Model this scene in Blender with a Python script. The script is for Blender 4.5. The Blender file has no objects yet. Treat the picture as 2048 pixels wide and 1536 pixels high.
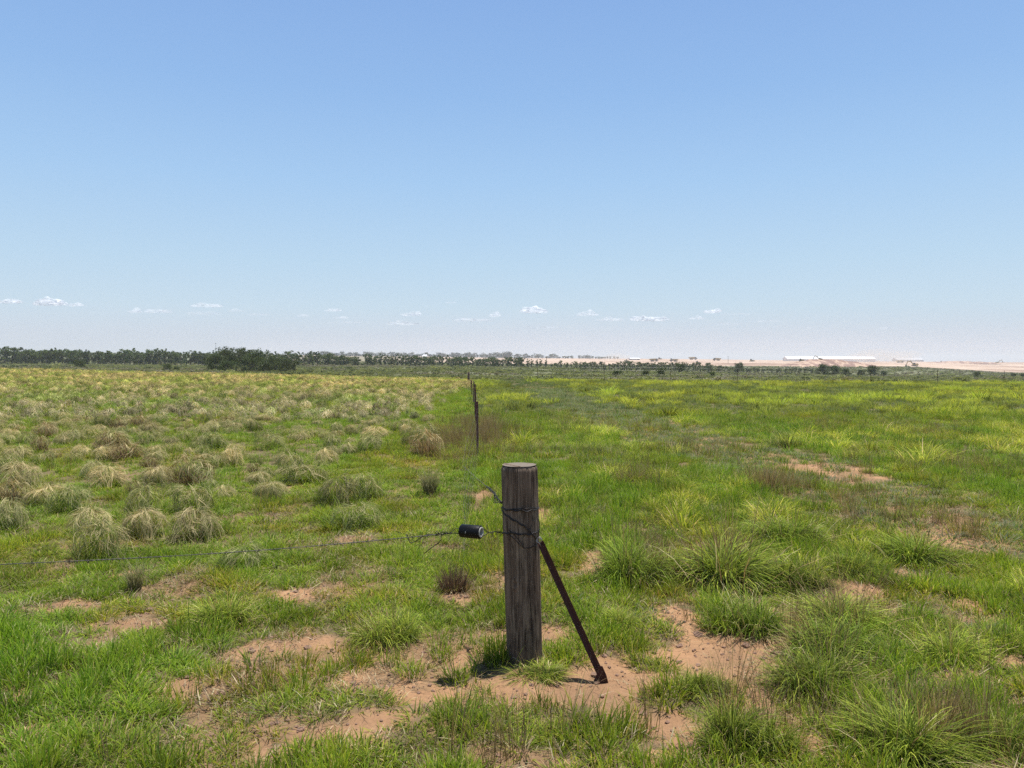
import bpy, bmesh, math, random
import numpy as np
from mathutils import Vector, Matrix, Euler

random.seed(7)
rng = np.random.default_rng(7)
sc = bpy.context.scene
C = sc.collection

# ------------------------------------------------------------------ camera, sky, sun
F = 1540.0                     # focal length in photo pixels (2048 wide)
CAM_H = 1.6
PITCH = math.atan(50 / F)
HY = 718.0                     # image row of the true horizon
cam = bpy.data.cameras.new('camera')
cam.sensor_width = 36.0
cam.lens = 36.0 * F / 2048
cam.clip_start = 0.05
cam.clip_end = 60000
camo = bpy.data.objects.new('camera', cam)
C.objects.link(camo)
camo.location = (0, 0, CAM_H)
camo.rotation_euler = (math.pi / 2 - PITCH, 0, 0)
sc.camera = camo

SUN_EL = math.radians(79)
SUN_DIR = Vector((0.80, 0.60, 0)).normalized() * math.cos(SUN_EL) + Vector((0, 0, math.sin(SUN_EL)))
world = bpy.data.worlds.new("World")
sc.world = world
world.use_nodes = True
wn = world.node_tree
wn.nodes.clear()
wout = wn.nodes.new('ShaderNodeOutputWorld')
wbg = wn.nodes.new('ShaderNodeBackground')
sky = wn.nodes.new('ShaderNodeTexSky')
sky.sky_type = 'NISHITA'
sky.sun_disc = False
sky.sun_elevation = SUN_EL
sky.sun_rotation = math.atan2(SUN_DIR.x, SUN_DIR.y)
sky.altitude = 1200
sky.air_density = 1.0
sky.dust_density = 1.5
sky.ozone_density = 1.0
wbg.inputs['Strength'].default_value = 0.13
# colour of the air by height above the horizon, laid over the Nishita sky (humid summer noon: pale lilac low, soft blue above)
wtc = wn.nodes.new('ShaderNodeTexCoord')
wsp = wn.nodes.new('ShaderNodeSeparateXYZ')
wn.links.new(wtc.outputs['Generated'], wsp.inputs[0])
wrp = wn.nodes.new('ShaderNodeValToRGB')
SKYC = [(0.0, (0.605, 0.655, 0.76)), (0.03, (0.595, 0.665, 0.785)), (0.065, (0.56, 0.705, 0.835)), (0.12, (0.495, 0.685, 0.86)), (0.22, (0.38, 0.605, 0.89)),
        (0.32, (0.29, 0.505, 0.85)), (0.43, (0.24, 0.43, 0.80)), (0.62, (0.085, 0.17, 0.36)), (1.0, (0.05, 0.105, 0.23))]
_el = wrp.color_ramp.elements
while len(_el) < len(SKYC): _el.new(0.5)
for _e, (_p, _c) in zip(_el, SKYC):
    _e.position = _p; _e.color = (*[v / 0.13 / 2 ** 0.25 for v in _c], 1)
wn.links.new(wsp.outputs['Z'], wrp.inputs[0])
wmx = wn.nodes.new('ShaderNodeMix'); wmx.data_type = 'RGBA'
wmx.inputs[0].default_value = 0.88
wn.links.new(sky.outputs[0], wmx.inputs[6]); wn.links.new(wrp.outputs[0], wmx.inputs[7])
wn.links.new(wmx.outputs[2], wbg.inputs['Color'])
wn.links.new(wbg.outputs[0], wout.inputs['Surface'])

sun = bpy.data.lights.new('sun', 'SUN')
sun.energy = 5.0
sun.angle = math.radians(0.5)
sun.color = (1.0, 0.965, 0.91)
suno = bpy.data.objects.new('sun', sun)
C.objects.link(suno)
suno.rotation_euler = SUN_DIR.to_track_quat('Z', 'Y').to_euler()

sc.view_settings.view_transform = 'Standard'
sc.view_settings.look = 'None'
sc.view_settings.exposure = 0.25
sc.view_settings.gamma = 1.0
sc.view_settings.use_curve_mapping = False
sc.render.engine = 'CYCLES'
sc.cycles.max_bounces = 6
sc.cycles.diffuse_bounces = 3
sc.cycles.transparent_max_bounces = 12
sc.cycles.volume_bounces = 1
sc.cycles.sample_clamp_indirect = 1.5
sc.cycles.caustics_reflective = False
sc.cycles.caustics_refractive = False
sc.cycles.blur_glossy = 1.0
sc.cycles.use_denoising = False
sc.cycles.use_adaptive_sampling = False

# ------------------------------------------------------------------ helpers
def tag(o, label=None, cat=None, group=None, kind=None):
    if label: o['label'] = label
    if cat: o['category'] = cat
    if group: o['group'] = group
    if kind: o['kind'] = kind
    return o

def empty(name, loc=(0, 0, 0), rz=0.0, parent=None):
    o = bpy.data.objects.new(name, None)
    o.empty_display_size = 0.2
    C.objects.link(o)
    o.location = loc
    o.rotation_euler = (0, 0, rz)
    if parent: o.parent = parent
    return o

def mk_mesh(name, verts, faces_flat, loop_tot, mat=None, col=None, smooth=False):
    """numpy mesh: verts (N,3), faces_flat = flat loop indices, loop_tot = verts per face"""
    me = bpy.data.meshes.new(name)
    verts = np.asarray(verts, dtype=np.float32)
    faces_flat = np.asarray(faces_flat, dtype=np.int32)
    loop_tot = np.asarray(loop_tot, dtype=np.int32)
    me.vertices.add(len(verts))
    me.vertices.foreach_set('co', verts.ravel())
    me.loops.add(len(faces_flat))
    me.loops.foreach_set('vertex_index', faces_flat)
    me.polygons.add(len(loop_tot))
    starts = np.concatenate([[0], np.cumsum(loop_tot)[:-1]]).astype(np.int32)
    me.polygons.foreach_set('loop_start', starts)
    me.polygons.foreach_set('loop_total', loop_tot)
    if smooth:
        me.polygons.foreach_set('use_smooth', np.ones(len(loop_tot), dtype=bool))
    if col is not None:
        a = me.color_attributes.new('bc', 'FLOAT_COLOR', 'POINT')
        c4 = np.ones((len(verts), 4), dtype=np.float32)
        c4[:, :3] = col
        a.data.foreach_set('color', c4.ravel())
    if mat: me.materials.append(mat)
    me.update(calc_edges=True)
    return me

class MB:
    """collects boxes, tubes and lathes, builds one mesh"""
    def __init__(s):
        s.v = []; s.f = []
    def add(s, vs, fs):
        n = len(s.v)
        s.v += [tuple(v) for v in vs]
        s.f += [tuple(i + n for i in f) for f in fs]
    def box(s, x0, x1, y0, y1, z0, z1, M=None, tx=0.0, ty=0.0):
        vs = [Vector(p) for p in ((x0, y0, z0), (x1, y0, z0), (x1, y1, z0), (x0, y1, z0),
                                  (x0 + tx, y0 + ty, z1), (x1 - tx, y0 + ty, z1), (x1 - tx, y1 - ty, z1), (x0 + tx, y1 - ty, z1))]
        if M is not None: vs = [M @ v for v in vs]
        s.add(vs, [(3, 2, 1, 0), (4, 5, 6, 7), (0, 1, 5, 4), (1, 2, 6, 5), (2, 3, 7, 6), (3, 0, 4, 7)])
    def prism(s, poly, y0, y1, M=None):
        """poly in xz, extruded along y"""
        n = len(poly)
        vs = [Vector((x, y0, z)) for x, z in poly] + [Vector((x, y1, z)) for x, z in poly]
        if M is not None: vs = [M @ v for v in vs]
        s.add(vs, [tuple(range(n)), tuple(range(2 * n - 1, n - 1, -1))] +
              [((i + 1) % n, i, n + i, n + (i + 1) % n) for i in range(n)])
    def tube(s, pts, r, n=8, cap=True):
        pts = [Vector(p) for p in pts]
        rs = r if isinstance(r, (list, tuple)) else [r] * len(pts)
        vs = []
        t0 = (pts[1] - pts[0]).normalized()
        a = Vector((0, 0, 1)) if abs(t0.z) < 0.9 else Vector((1, 0, 0))
        u = t0.cross(a).normalized()
        for i, p in enumerate(pts):
            t = (pts[min(i + 1, len(pts) - 1)] - pts[max(i - 1, 0)])
            t = t.normalized() if t.length > 1e-9 else t0
            u = (u - t * u.dot(t))
            u = u.normalized() if u.length > 1e-6 else t.orthogonal().normalized()
            w = t.cross(u)
            for k in range(n):
                an = 2 * math.pi * k / n
                vs.append(p + (u * math.cos(an) + w * math.sin(an)) * rs[i])
        fs = []
        for i in range(len(pts) - 1):
            for k in range(n):
                a0 = i * n + k; a1 = i * n + (k + 1) % n
                fs.append((a0, a1, a1 + n, a0 + n))
        if cap:
            fs.append(tuple(range(n - 1, -1, -1)))
            fs.append(tuple((len(pts) - 1) * n + k for k in range(n)))
        s.add(vs, fs)
    def build(s, name, mat, parent=None, smooth=False):
        me = bpy.data.meshes.new(name)
        me.from_pydata(s.v, [], s.f)
        if smooth:
            me.polygons.foreach_set('use_smooth', np.ones(len(me.polygons), dtype=bool))
        me.materials.append(mat)
        me.update()
        o = bpy.data.objects.new(name, me)
        C.objects.link(o)
        if parent: o.parent = parent
        return o

def copy_tree(o, parent=None):
    c = o.copy(); C.objects.link(c); c.parent = parent
    for ch in list(o.children):
        copy_tree(ch, c)
    return c

# value noise
_perm = np.random.default_rng(3).random((256, 256)).astype(np.float64)
def vnoise(x, y):
    x = np.asarray(x, dtype=np.float64); y = np.asarray(y, dtype=np.float64)
    xi = np.floor(x).astype(np.int64); yi = np.floor(y).astype(np.int64)
    fx = x - xi; fy = y - yi
    fx = fx * fx * (3 - 2 * fx); fy = fy * fy * (3 - 2 * fy)
    a = _perm[xi & 255, yi & 255]; b = _perm[(xi + 1) & 255, yi & 255]
    c = _perm[xi & 255, (yi + 1) & 255]; d = _perm[(xi + 1) & 255, (yi + 1) & 255]
    return (a * (1 - fx) + b * fx) * (1 - fy) + (c * (1 - fx) + d * fx) * fy
def fbm(x, y, o=4, ox=0.0):
    s = 0; a = 0.5; t = 0
    for k in range(o):
        s = s + a * vnoise(x * 2 ** k + 17.3 * k + ox, y * 2 ** k - 9.1 * k + ox * 1.7)
        t += a; a *= 0.5
    return s / t
def sstep(a, b, x):
    t = np.clip((x - a) / (b - a), 0, 1)
    return t * t * (3 - 2 * t)

# ------------------------------------------------------------------ terrain
DK = np.array([1, 20, 40, 60, 75, 100, 150, 200, 300, 450, 700, 1000, 1500, 2200, 3500, 9500.0])
UK = np.array([0, 400, 850, 1024, 1300, 1600, 1800, 2048.0])
flat = lambda d: HY + CAM_H * F / d
TY = np.array([
 [flat(1), 839, 772.5, 747.5, 740, 741, 739, 736, 729.5, 724, 716, 712, 708, 704, 702, 717.5],
 [flat(1), 840, 775.5, 754, 749, 750, 745, 740, 731.5, 726, 720, 715, 711, 708, 707, 717.6],
 [flat(1), flat(20), 779, 762, 759.5, 753, 745, 740, 733, 729, 724, 719, 713, 712.5, 714, 717.8],
 [flat(1), flat(20), 779.6, 762, 760, 754, 747, 742, 735, 732, 728, 722, 716, 716, 717, 718.],
 [flat(1), flat(20), 779.6, 764, 761, 757, 752, 749, 743.5, 737, 731, 723, 717.5, 718, 719, 719.],
 [flat(1), flat(20), 779.6, 766, 763, 760, 756, 753, 749, 741, 732, 725, 720.5, 721, 722, 722],
 [flat(1), flat(20), 779.6, 767, 764, 761, 758, 756, 752, 738, 733, 727, 723, 723.5, 724, 724],
 [flat(1), flat(20), 779.6, 768, 765, 762, 759, 757, 754, 751, 747, 736, 725, 724.5, 725, 725]])
def terrain(X, Y, detail=True):
    X = np.asarray(X, dtype=np.float64); Y = np.asarray(Y, dtype=np.float64)
    r = np.hypot(X, Y)
    D = np.maximum(np.maximum(Y, 0.35 * r), 1.0)
    u = np.clip(1024 + F * X / D, 0, 2048)
    iv = 1.0 / np.clip(D, 1, 9500)
    ik = (1.0 / DK)[::-1]
    rows = np.stack([np.interp(iv, ik, TY[i][::-1]) for i in range(len(UK))], 0)
    j = np.clip(np.searchsorted(UK, u, side='right') - 1, 0, len(UK) - 2)
    t = (u - UK[j]) / (UK[j + 1] - UK[j])
    t = t * t * (3 - 2 * t) * 0.5 + t * 0.5
    r0 = np.take_along_axis(rows, j[None], 0)[0]
    r1 = np.take_along_axis(rows, (j + 1)[None], 0)[0]
    yi = r0 * (1 - t) + r1 * t
    z = CAM_H - (yi - HY) / F * D
    z = z * sstep(6, 14, D)
    if detail:
        amp = np.clip(D / 60, 0.25, 2.5)
        z = z + (fbm(X * 0.35, Y * 0.35, 3) - 0.5) * 0.12 * amp * sstep(5000, 900, D)
        near = sstep(40, 12, D)
        z = z + near * ((fbm(X * 2.2, Y * 2.2, 4, 5.0) - 0.5) * 0.07 + (fbm(X * 9, Y * 9, 3, 9.0) - 0.5) * 0.035)
    return z

CP, SP = math.cos(PITCH), math.sin(PITCH)
def ray(px, py):
    a = (px - 1024) / F; b = -(py - 768) / F
    return np.array([a, CP + b * SP, -SP + b * CP])
def gpt(px, py, dmax=6000):
    """world point where the ray of a photo pixel meets the ground"""
    d = ray(px, py)
    t = np.geomspace(2.0, dmax, 4000)
    P = d[None] * t[:, None]
    P[:, 2] += CAM_H
    hit = np.nonzero(P[:, 2] <= terrain(P[:, 0], P[:, 1]))[0]
    k = hit[0] if len(hit) else len(t) - 1
    return P[k]
def at(px, D, py=None):
    """ground point on the azimuth of px at depth D"""
    x = (px - 1024) / F * D
    return np.array([x, D, float(terrain(np.array([x]), np.array([D]))[0])])
def pix(px, py, D):
    """point on the ray of a pixel at depth D (along +Y)"""
    d = ray(px, py)
    return Vector(d * (D / d[1])) + Vector((0, 0, CAM_H))

# ------------------------------------------------------------------ bare soil mask
# (px, py, rx, ry) patches of bare sand seen in the photo
PATCH = [(1960, 1105, 55, 28), (1830, 1160, 48, 20), (1710, 1185, 60, 22), (1650, 945, 60, 14), (1690, 965, 40, 10),
         (1193, 1145, 36, 46), (1345, 1240, 48, 26), (965, 1000, 26, 22), (1085, 1025, 24, 28), (1060, 990, 20, 10),
         (1500, 1310, 110, 40), (1400, 1330, 120, 50), (1300, 1370, 130, 40), (1190, 1385, 160, 34), (1060, 1385, 120, 28),
         (930, 1320, 90, 40), (1010, 1290, 80, 36), (850, 1400, 130, 42), (780, 1460, 120, 40), (640, 1490, 90, 28),
         (560, 1205, 60, 24), (500, 1310, 90, 36), (300, 1255, 80, 18), (150, 1212, 60, 16), (50, 1395, 70, 30),
         (340, 1385, 60, 20), (1360, 1480, 70, 80), (1640, 1500, 60, 40), (1950, 1365, 80, 24), (1900, 1440, 50, 20),
         (2010, 1330, 60, 30), (1580, 1260, 60, 40), (690, 1385, 60, 30), (700, 1080, 40, 10), (530, 1520, 80, 40),
         (240, 1150, 40, 10), (1240, 1330, 70, 28), (1110, 1280, 60, 20), (1500, 1155, 30, 10), (620, 1300, 50, 22), (40, 1480, 60, 30),
         (1930, 1210, 40, 14), (1660, 1215, 50, 14), (920, 1205, 60, 20), (740, 1300, 60, 24), (455, 1165, 30, 10)]
_pc = []
for (px, py, rx, ry) in PATCH:
    D = CAM_H * F / (py - HY)
    x = (px - 1024) / F * D
    d0 = CAM_H * F / (py + ry - HY); d1 = CAM_H * F / (py - ry - HY)
    k_ = 1.35 if (px > 1600 and py < 1200) else (1.5 if 1040 <= px < 1560 and 1230 < py < 1400 else 1.0)
    _pc.append((x, 0.5 * (d0 + d1), rx / F * D * k_, 0.5 * (d1 - d0) * k_))
def bare(X, Y):
    n1 = fbm(X * 2.6, Y * 2.6, 4, 2.0) - 0.5
    n2 = fbm(X * 9, Y * 9, 3, 4.0) - 0.5
    m = np.zeros_like(np.asarray(X, dtype=np.float64))
    for (x, y, a, b) in _pc:
        e = np.sqrt(((X - x) / a) ** 2 + ((Y - y) / b) ** 2) + n1 * 1.6 + n2 * 1.3
        m = np.maximum(m, sstep(1.12, 0.5, e))
    # patchy thin sward near the camera
    q = fbm(X * 1.7, Y * 1.7, 4, 7.0) + 0.25 * n2
    thin = sstep(0.54, 0.64, q) * sstep(9.5, 5.5, Y)
    thin = np.maximum(thin, sstep(0.60, 0.66, q) * sstep(16, 8, Y) * 0.8)
    return np.clip(np.maximum(m, thin * 0.6), 0, 1)
def track(X, Y):
    """vehicle track with low dull growth, right of the fence"""
    xc = np.interp(Y, [4, 6.5, 8, 11, 14, 19, 30, 45, 62], [5.2, 4.4, 4.3, 4.1, 3.5, 2.9, 2.2, 1.2, 0.2])
    w = 0.95 + 0.008 * Y
    return np.clip(sstep(w * 1.5, w * 0.5, np.abs(X - xc) + (fbm(X, Y, 3, 3) - 0.5) * 1.2), 0, 1)
def fence_x(Y):
    return np.interp(Y, [3.96, 6.3, 12.7, 60], [0.02, -0.42, -0.57, -3.4])
def field_end(X, Y):
    """depth at which the mown fields stop and the open veld begins"""
    u = 1024 + F * X / np.maximum(Y, 1)
    return np.where(u < 1000, 78.0, 64.0)

# ------------------------------------------------------------------ node material helpers
def new_mat(name):
    m = bpy.data.materials.new(name); m.use_nodes = True
    nt = m.node_tree; nt.nodes.clear()
    out = nt.nodes.new('ShaderNodeOutputMaterial')
    return m, nt, out
def N(nt, t, **kw):
    n = nt.nodes.new(t)
    for k, v in kw.items():
        if k.startswith('i_'): n.inputs[k[2:].replace('_', ' ')].default_value = v
        else: setattr(n, k, v)
    return n
def mixc(nt, fac, a, b, mode='MIX'):
    n = nt.nodes.new('ShaderNodeMix'); n.data_type = 'RGBA'; n.blend_type = mode
    for s, v in ((n.inputs[0], fac), (n.inputs[6], a), (n.inputs[7], b)):
        if isinstance(v, bpy.types.NodeSocket): nt.links.new(v, s)
        elif isinstance(v, (tuple, list)): s.default_value = (*v, 1)
        else: s.default_value = v
    return n.outputs[2]
def ramp(nt, fac, stops, interp='LINEAR'):
    n = nt.nodes.new('ShaderNodeValToRGB'); n.color_ramp.interpolation = interp
    el = n.color_ramp.elements
    while len(el) < len(stops): el.new(0.5)
    for e, (p, c) in zip(el, stops):
        e.position = p
        e.color = (*c, 1) if isinstance(c, (tuple, list)) else (c, c, c, 1)
    nt.links.new(fac, n.inputs[0])
    return n.outputs[0]
def noise(nt, vec, scale, detail=4, rough=0.55):
    n = nt.nodes.new('ShaderNodeTexNoise')
    n.inputs['Scale'].default_value = scale; n.inputs['Detail'].default_value = detail
    n.inputs['Roughness'].default_value = rough
    if vec is not None: nt.links.new(vec, n.inputs['Vector'])
    return n.outputs['Fac']

def simple_mat(name, col, rough=0.7, metal=0.0, var=0.25, scale=8.0, bump=0.0, spec=0.3):
    m, nt, out = new_mat(name)
    b = N(nt, 'ShaderNodeBsdfPrincipled')
    b.inputs['Roughness'].default_value = rough; b.inputs['Metallic'].default_value = metal
    b.inputs['Specular IOR Level'].default_value = spec
    tc = N(nt, 'ShaderNodeTexCoord')
    f = noise(nt, tc.outputs['Object'], scale, 5)
    c = mixc(nt, f, tuple(x * (1 - var) for x in col), tuple(min(1, x * (1 + var)) for x in col))
    nt.links.new(c, b.inputs['Base Color'])
    if bump:
        bp = N(nt, 'ShaderNodeBump'); bp.inputs['Strength'].default_value = bump
        nt.links.new(noise(nt, tc.outputs['Object'], scale * 4, 4), bp.inputs['Height'])
        nt.links.new(bp.outputs[0], b.inputs['Normal'])
    nt.links.new(b.outputs[0], out.inputs['Surface'])
    return m

def leaf_mat(name, trans=0.35, inst=True, rough=0.55, spec=0.10, tt=(1.15, 1.2, 0.6)):
    m, nt, out = new_mat(name)
    at_ = N(nt, 'ShaderNodeAttribute', attribute_name='bc')
    col = at_.outputs['Color']
    if inst:
        ti = N(nt, 'ShaderNodeAttribute', attribute_name='tint', attribute_type='INSTANCER')
        col = mixc(nt, 1.0, col, ti.outputs['Color'], 'MULTIPLY')
    else:
        oi = N(nt, 'ShaderNodeObjectInfo')
        r1 = ramp(nt, oi.outputs['Random'], [(0, (0.72, 0.70, 0.60)), (0.3, (1.18, 1.12, 0.98)), (0.6, (0.92, 0.98, 0.78)), (1, (1.4, 1.28, 1.1))])
        col = mixc(nt, 1.0, col, r1, 'MULTIPLY')
    b = N(nt, 'ShaderNodeBsdfPrincipled')
    b.inputs['Roughness'].default_value = rough
    b.inputs['Specular IOR Level'].default_value = spec
    nt.links.new(col, b.inputs['Base Color'])
    t = N(nt, 'ShaderNodeBsdfTranslucent')
    nt.links.new(mixc(nt, 1.0, col, tt, 'MULTIPLY'), t.inputs['Color'])
    mx = N(nt, 'ShaderNodeMixShader'); mx.inputs[0].default_value = trans
    nt.links.new(b.outputs[0], mx.inputs[1]); nt.links.new(t.outputs[0], mx.inputs[2])
    nt.links.new(mx.outputs[0], out.inputs['Surface'])
    return m

M_grass = leaf_mat('grass_blades', 0.42)
M_dry = leaf_mat('dry_blades', 0.30, tt=(1.0, 0.95, 0.8))
M_tuss = leaf_mat('tussock_blades', 0.30, inst=False, tt=(1.0, 1.0, 0.75))
M_tree = leaf_mat('tree_leaves', 0.25, inst=False, spec=0.15)
M_bark = simple_mat('bark', (0.13, 0.10, 0.075), 0.9, bump=0.4)
M_rust = None

# ------------------------------------------------------------------ ground sheet
def ground_material():
    m, nt, out = new_mat('ground_soil')
    tc = N(nt, 'ShaderNodeTexCoord')
    ge = N(nt, 'ShaderNodeNewGeometry')
    pos = ge.outputs['Position']
    mk = N(nt, 'ShaderNodeAttribute', attribute_name='mask')
    sp = N(nt, 'ShaderNodeSeparateColor'); nt.links.new(mk.outputs['Color'], sp.inputs[0])
    n_f = noise(nt, pos, 60, 6, 0.65)
    n_m = noise(nt, pos, 7, 5, 0.6)
    n_l = noise(nt, pos, 0.8, 4, 0.6)
    soil = mixc(nt, n_m, (0.36, 0.185, 0.09), (0.62, 0.375, 0.205))
    soil = mixc(nt, ramp(nt, n_l, [(0.40, 0.0), (0.60, 0.75)]), soil, (0.29, 0.175, 0.10))
    soil = mixc(nt, ramp(nt, n_f, [(0.30, 0.55), (0.52, 0.0)]), soil, (0.24, 0.14, 0.085))
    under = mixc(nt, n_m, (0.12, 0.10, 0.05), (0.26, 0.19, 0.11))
    # open veld far off: dull green with grey shrubs and yellower strips
    st = N(nt, 'ShaderNodeMapping'); st.inputs['Scale'].default_value = (0.02, 0.11, 0.02)
    nt.links.new(pos, st.inputs[0])
    n_v = noise(nt, st.outputs[0], 1.0, 6, 0.6)
    veld = ramp(nt, n_v, [(0.3, (0.15, 0.14, 0.10)), (0.5, (0.165, 0.17, 0.09)), (0.68, (0.225, 0.22, 0.105))])
    veld = mixc(nt, ramp(nt, noise(nt, pos, 0.6, 4, 0.7), [(0.5, 0.0), (0.65, 0.5)]), veld, (0.10, 0.105, 0.065))
    # bare earthworks
    s2 = N(nt, 'ShaderNodeMapping'); s2.inputs['Scale'].default_value = (0.006, 0.018, 0.02)
    nt.links.new(pos, s2.inputs[0])
    n_e = noise(nt, s2.outputs[0], 1.0, 7, 0.62)
    earth = ramp(nt, n_e, [(0.34, (0.22, 0.14, 0.10)), (0.44, (0.38, 0.25, 0.175)), (0.50, (0.64, 0.50, 0.38)), (0.56, (0.42, 0.285, 0.20)), (0.66, (0.68, 0.55, 0.43))])
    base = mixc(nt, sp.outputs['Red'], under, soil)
    base = mixc(nt, sp.outputs['Green'], base, veld)
    base = mixc(nt, sp.outputs['Blue'], base, earth)
    b = N(nt, 'ShaderNodeBsdfPrincipled'); b.inputs['Roughness'].default_value = 0.95
    b.inputs['Specular IOR Level'].default_value = 0.1
    nt.links.new(base, b.inputs['Base Color'])
    bp = N(nt, 'ShaderNodeBump'); bp.inputs['Strength'].default_value = 0.9; bp.inputs['Distance'].default_value = 0.02
    nt.links.new(noise(nt, pos, 45, 6, 0.7), bp.inputs['Height'])
    nt.links.new(bp.outputs[0], b.inputs['Normal'])
    nt.links.new(b.outputs[0], out.inputs['Surface'])
    return m

def build_ground():
    a = np.concatenate([np.arange(-180, -60, 4.0), np.arange(-60, -42, 0.8), np.arange(-42, 42, 0.16), np.arange(42, 60, 0.8), np.arange(60, 180, 4.0)])
    r = np.concatenate([[0.3, 1.0, 1.6], np.geomspace(2.2, 16, 330), np.geomspace(16.3, 700, 330), np.geomspace(710, 9000, 110)])
    A, R = np.meshgrid(np.radians(a), r, indexing='ij')
    X = np.sin(A) * R; Y = np.cos(A) * R
    Z = terrain(X.ravel(), Y.ravel()).reshape(X.shape)
    na, nr = X.shape
    V = np.stack([X, Y, Z], -1).reshape(-1, 3)
    V = np.concatenate([V, [[0, 0, float(Z[:, 0].mean())]]])
    i = np.arange(na)[:, None]; j = np.arange(nr - 1)[None]
    i2 = (i + 1) % na
    q = np.stack([i * nr + j, i * nr + j + 1, i2 * nr + j + 1, i2 * nr + j], -1).reshape(-1, 4)
    c = len(V) - 1
    tr = np.stack([np.full(na, c), np.arange(na) * nr, ((np.arange(na) + 1) % na) * nr], -1)
    flat_ = np.concatenate([q.ravel(), tr.ravel()])
    lt = np.concatenate([np.full(len(q), 4), np.full(len(tr), 3)])
    me = mk_mesh('ground', V, flat_, lt, ground_material(), smooth=True)
    x, y = V[:, 0], V[:, 1]
    u = 1024 + F * x / np.maximum(y, 1)
    red = bare(x, y) * sstep(40, 25, y)
    fe = field_end(x, y)
    line = sstep(0.9, 0.5, np.abs(y - (fe - 2.0))) * (u > 940) * (u < 1010)
    red = np.maximum(red, line)
    tr_ = track(x, y)
    red = np.maximum(red, tr_ * (y < 45) * (0.28 + 0.45 * sstep(0.48, 0.60, fbm(x * 0.9, y * 0.5, 3, 33))))
    green = sstep(0, 2.0, y - fe)
    yl = HY + (CAM_H - V[:, 2]) / np.maximum(y, 1) * F
    blue = sstep(-30, 30, y - (620 + 80 * (fbm(x * 0.004, y * 0.004, 3) - 0.5) + 0.18 * np.clip(x, -200, 600))) * sstep(430, 560, u) * sstep(2600, 2000, y)
    gx = (fbm(x * 0.003, y * 0.0012, 3, 8) > 0.56) * sstep(1000, 700, u)
    blue = blue * (1 - 0.7 * gx)
    col = np.ones((len(V), 4), dtype=np.float32)
    col[:, 0] = red; col[:, 1] = green; col[:, 2] = blue
    at_ = me.color_attributes.new('mask', 'FLOAT_COLOR', 'POINT')
    at_.data.foreach_set('color', col.ravel())
    o = bpy.data.objects.new('ground', me); C.objects.link(o)
    tag(o, 'wide flat grassland floor with sandy orange soil showing through', 'ground', kind='structure')
build_ground()

# ------------------------------------------------------------------ blade meshes
def lerp(a, b, t): return a + (b - a) * t
def blades(n, R, L, W, tilt, curl, cols, lean=(0, 0), base_dark=None, segs=3, seed=0, zoff=-0.01, flat_amt=0.0, elong=1.0, outward=1.0, dens_pow=0.5, crook=0.25, locks=0):
    """returns verts, flat faces, loop totals, colours for a clump of n ribbons"""
    g = np.random.default_rng(seed)
    rr = R * g.random(n) ** dens_pow
    ph = g.random(n) * 2 * math.pi
    bx, by = rr * np.cos(ph) * elong, rr * np.sin(ph)
    az = ph + g.normal(0, 0.75, n) * (1.6 - outward)
    rn = rr / max(R, 1e-6)
    ln = g.uniform(L[0], L[1], n) * (1 - 0.15 * rn)
    th0 = g.uniform(tilt[0], tilt[1], n) * (0.35 + 0.65 * rn)
    cu = g.uniform(curl[0], curl[1], n)
    w = g.uniform(W[0], W[1], n)
    if locks:
        lid = ((ph / 6.283 * locks * 0.5).astype(int) * 2 + (rn > 0.6)) % locks
        az = ph + g.normal(0, 0.45, locks)[lid] + g.normal(0, 0.16, n)
        cu = cu * g.uniform(0.75, 1.2, locks)[lid]
        th0 = th0 + g.normal(0, 0.15, locks)[lid]
        ln = ln * g.uniform(0.75, 1.15, locks)[lid]
    dx, dy = np.cos(az), np.sin(az)
    P = np.stack([bx, by, np.full(n, zoff)], -1)
    fa = g.random(n) * math.pi
    sx = np.cos(az + math.pi / 2 + (fa - math.pi / 2) * 0.7); sy = np.sin(az + math.pi / 2 + (fa - math.pi / 2) * 0.7)
    cid = g.integers(0, len(cols), n)
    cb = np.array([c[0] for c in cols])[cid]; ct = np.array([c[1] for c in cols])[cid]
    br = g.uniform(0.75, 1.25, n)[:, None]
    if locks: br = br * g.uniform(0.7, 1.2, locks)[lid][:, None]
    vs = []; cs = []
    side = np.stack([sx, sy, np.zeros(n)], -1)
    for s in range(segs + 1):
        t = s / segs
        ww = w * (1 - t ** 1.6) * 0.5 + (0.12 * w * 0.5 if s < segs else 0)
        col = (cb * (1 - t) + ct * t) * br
        if s < segs:
            vs.append(P - side * ww[:, None]); vs.append(P + side * ww[:, None]); cs += [col, col]
        else:
            vs.append(P.copy()); cs.append(col)
        th = th0 + cu * ((t + 0.5 / segs) ** 1.3)
        st = ln / segs
        kick = g.normal(0, crook, (n, 2)) * 0.3
        step = np.stack([np.sin(th) * dx + lean[0] * t + kick[:, 0] * t, np.sin(th) * dy + lean[1] * t + kick[:, 1] * t, np.cos(th)], -1)
        step /= np.linalg.norm(step, axis=1)[:, None]
        P = P + step * st[:, None]
        P[:, 2] = np.maximum(P[:, 2], 0.006 + 0.01 * g.random(n))
    k = 2 * segs + 1
    V = np.stack(vs, 1).reshape(-1, 3)
    Cc = np.stack(cs, 1).reshape(-1, 3)
    base = (np.arange(n) * k)[:, None]
    fl = []; lt = []
    pat = []
    for s in range(segs - 1):
        pat += [2 * s, 2 * s + 1, 2 * s + 3, 2 * s + 2]; lt.append(4)
    pat += [2 * segs - 2, 2 * segs - 1, 2 * segs]; lt.append(3)
    fl = (base + np.array(pat)[None]).ravel()
    return V, fl, np.tile(lt, n), Cc
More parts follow.
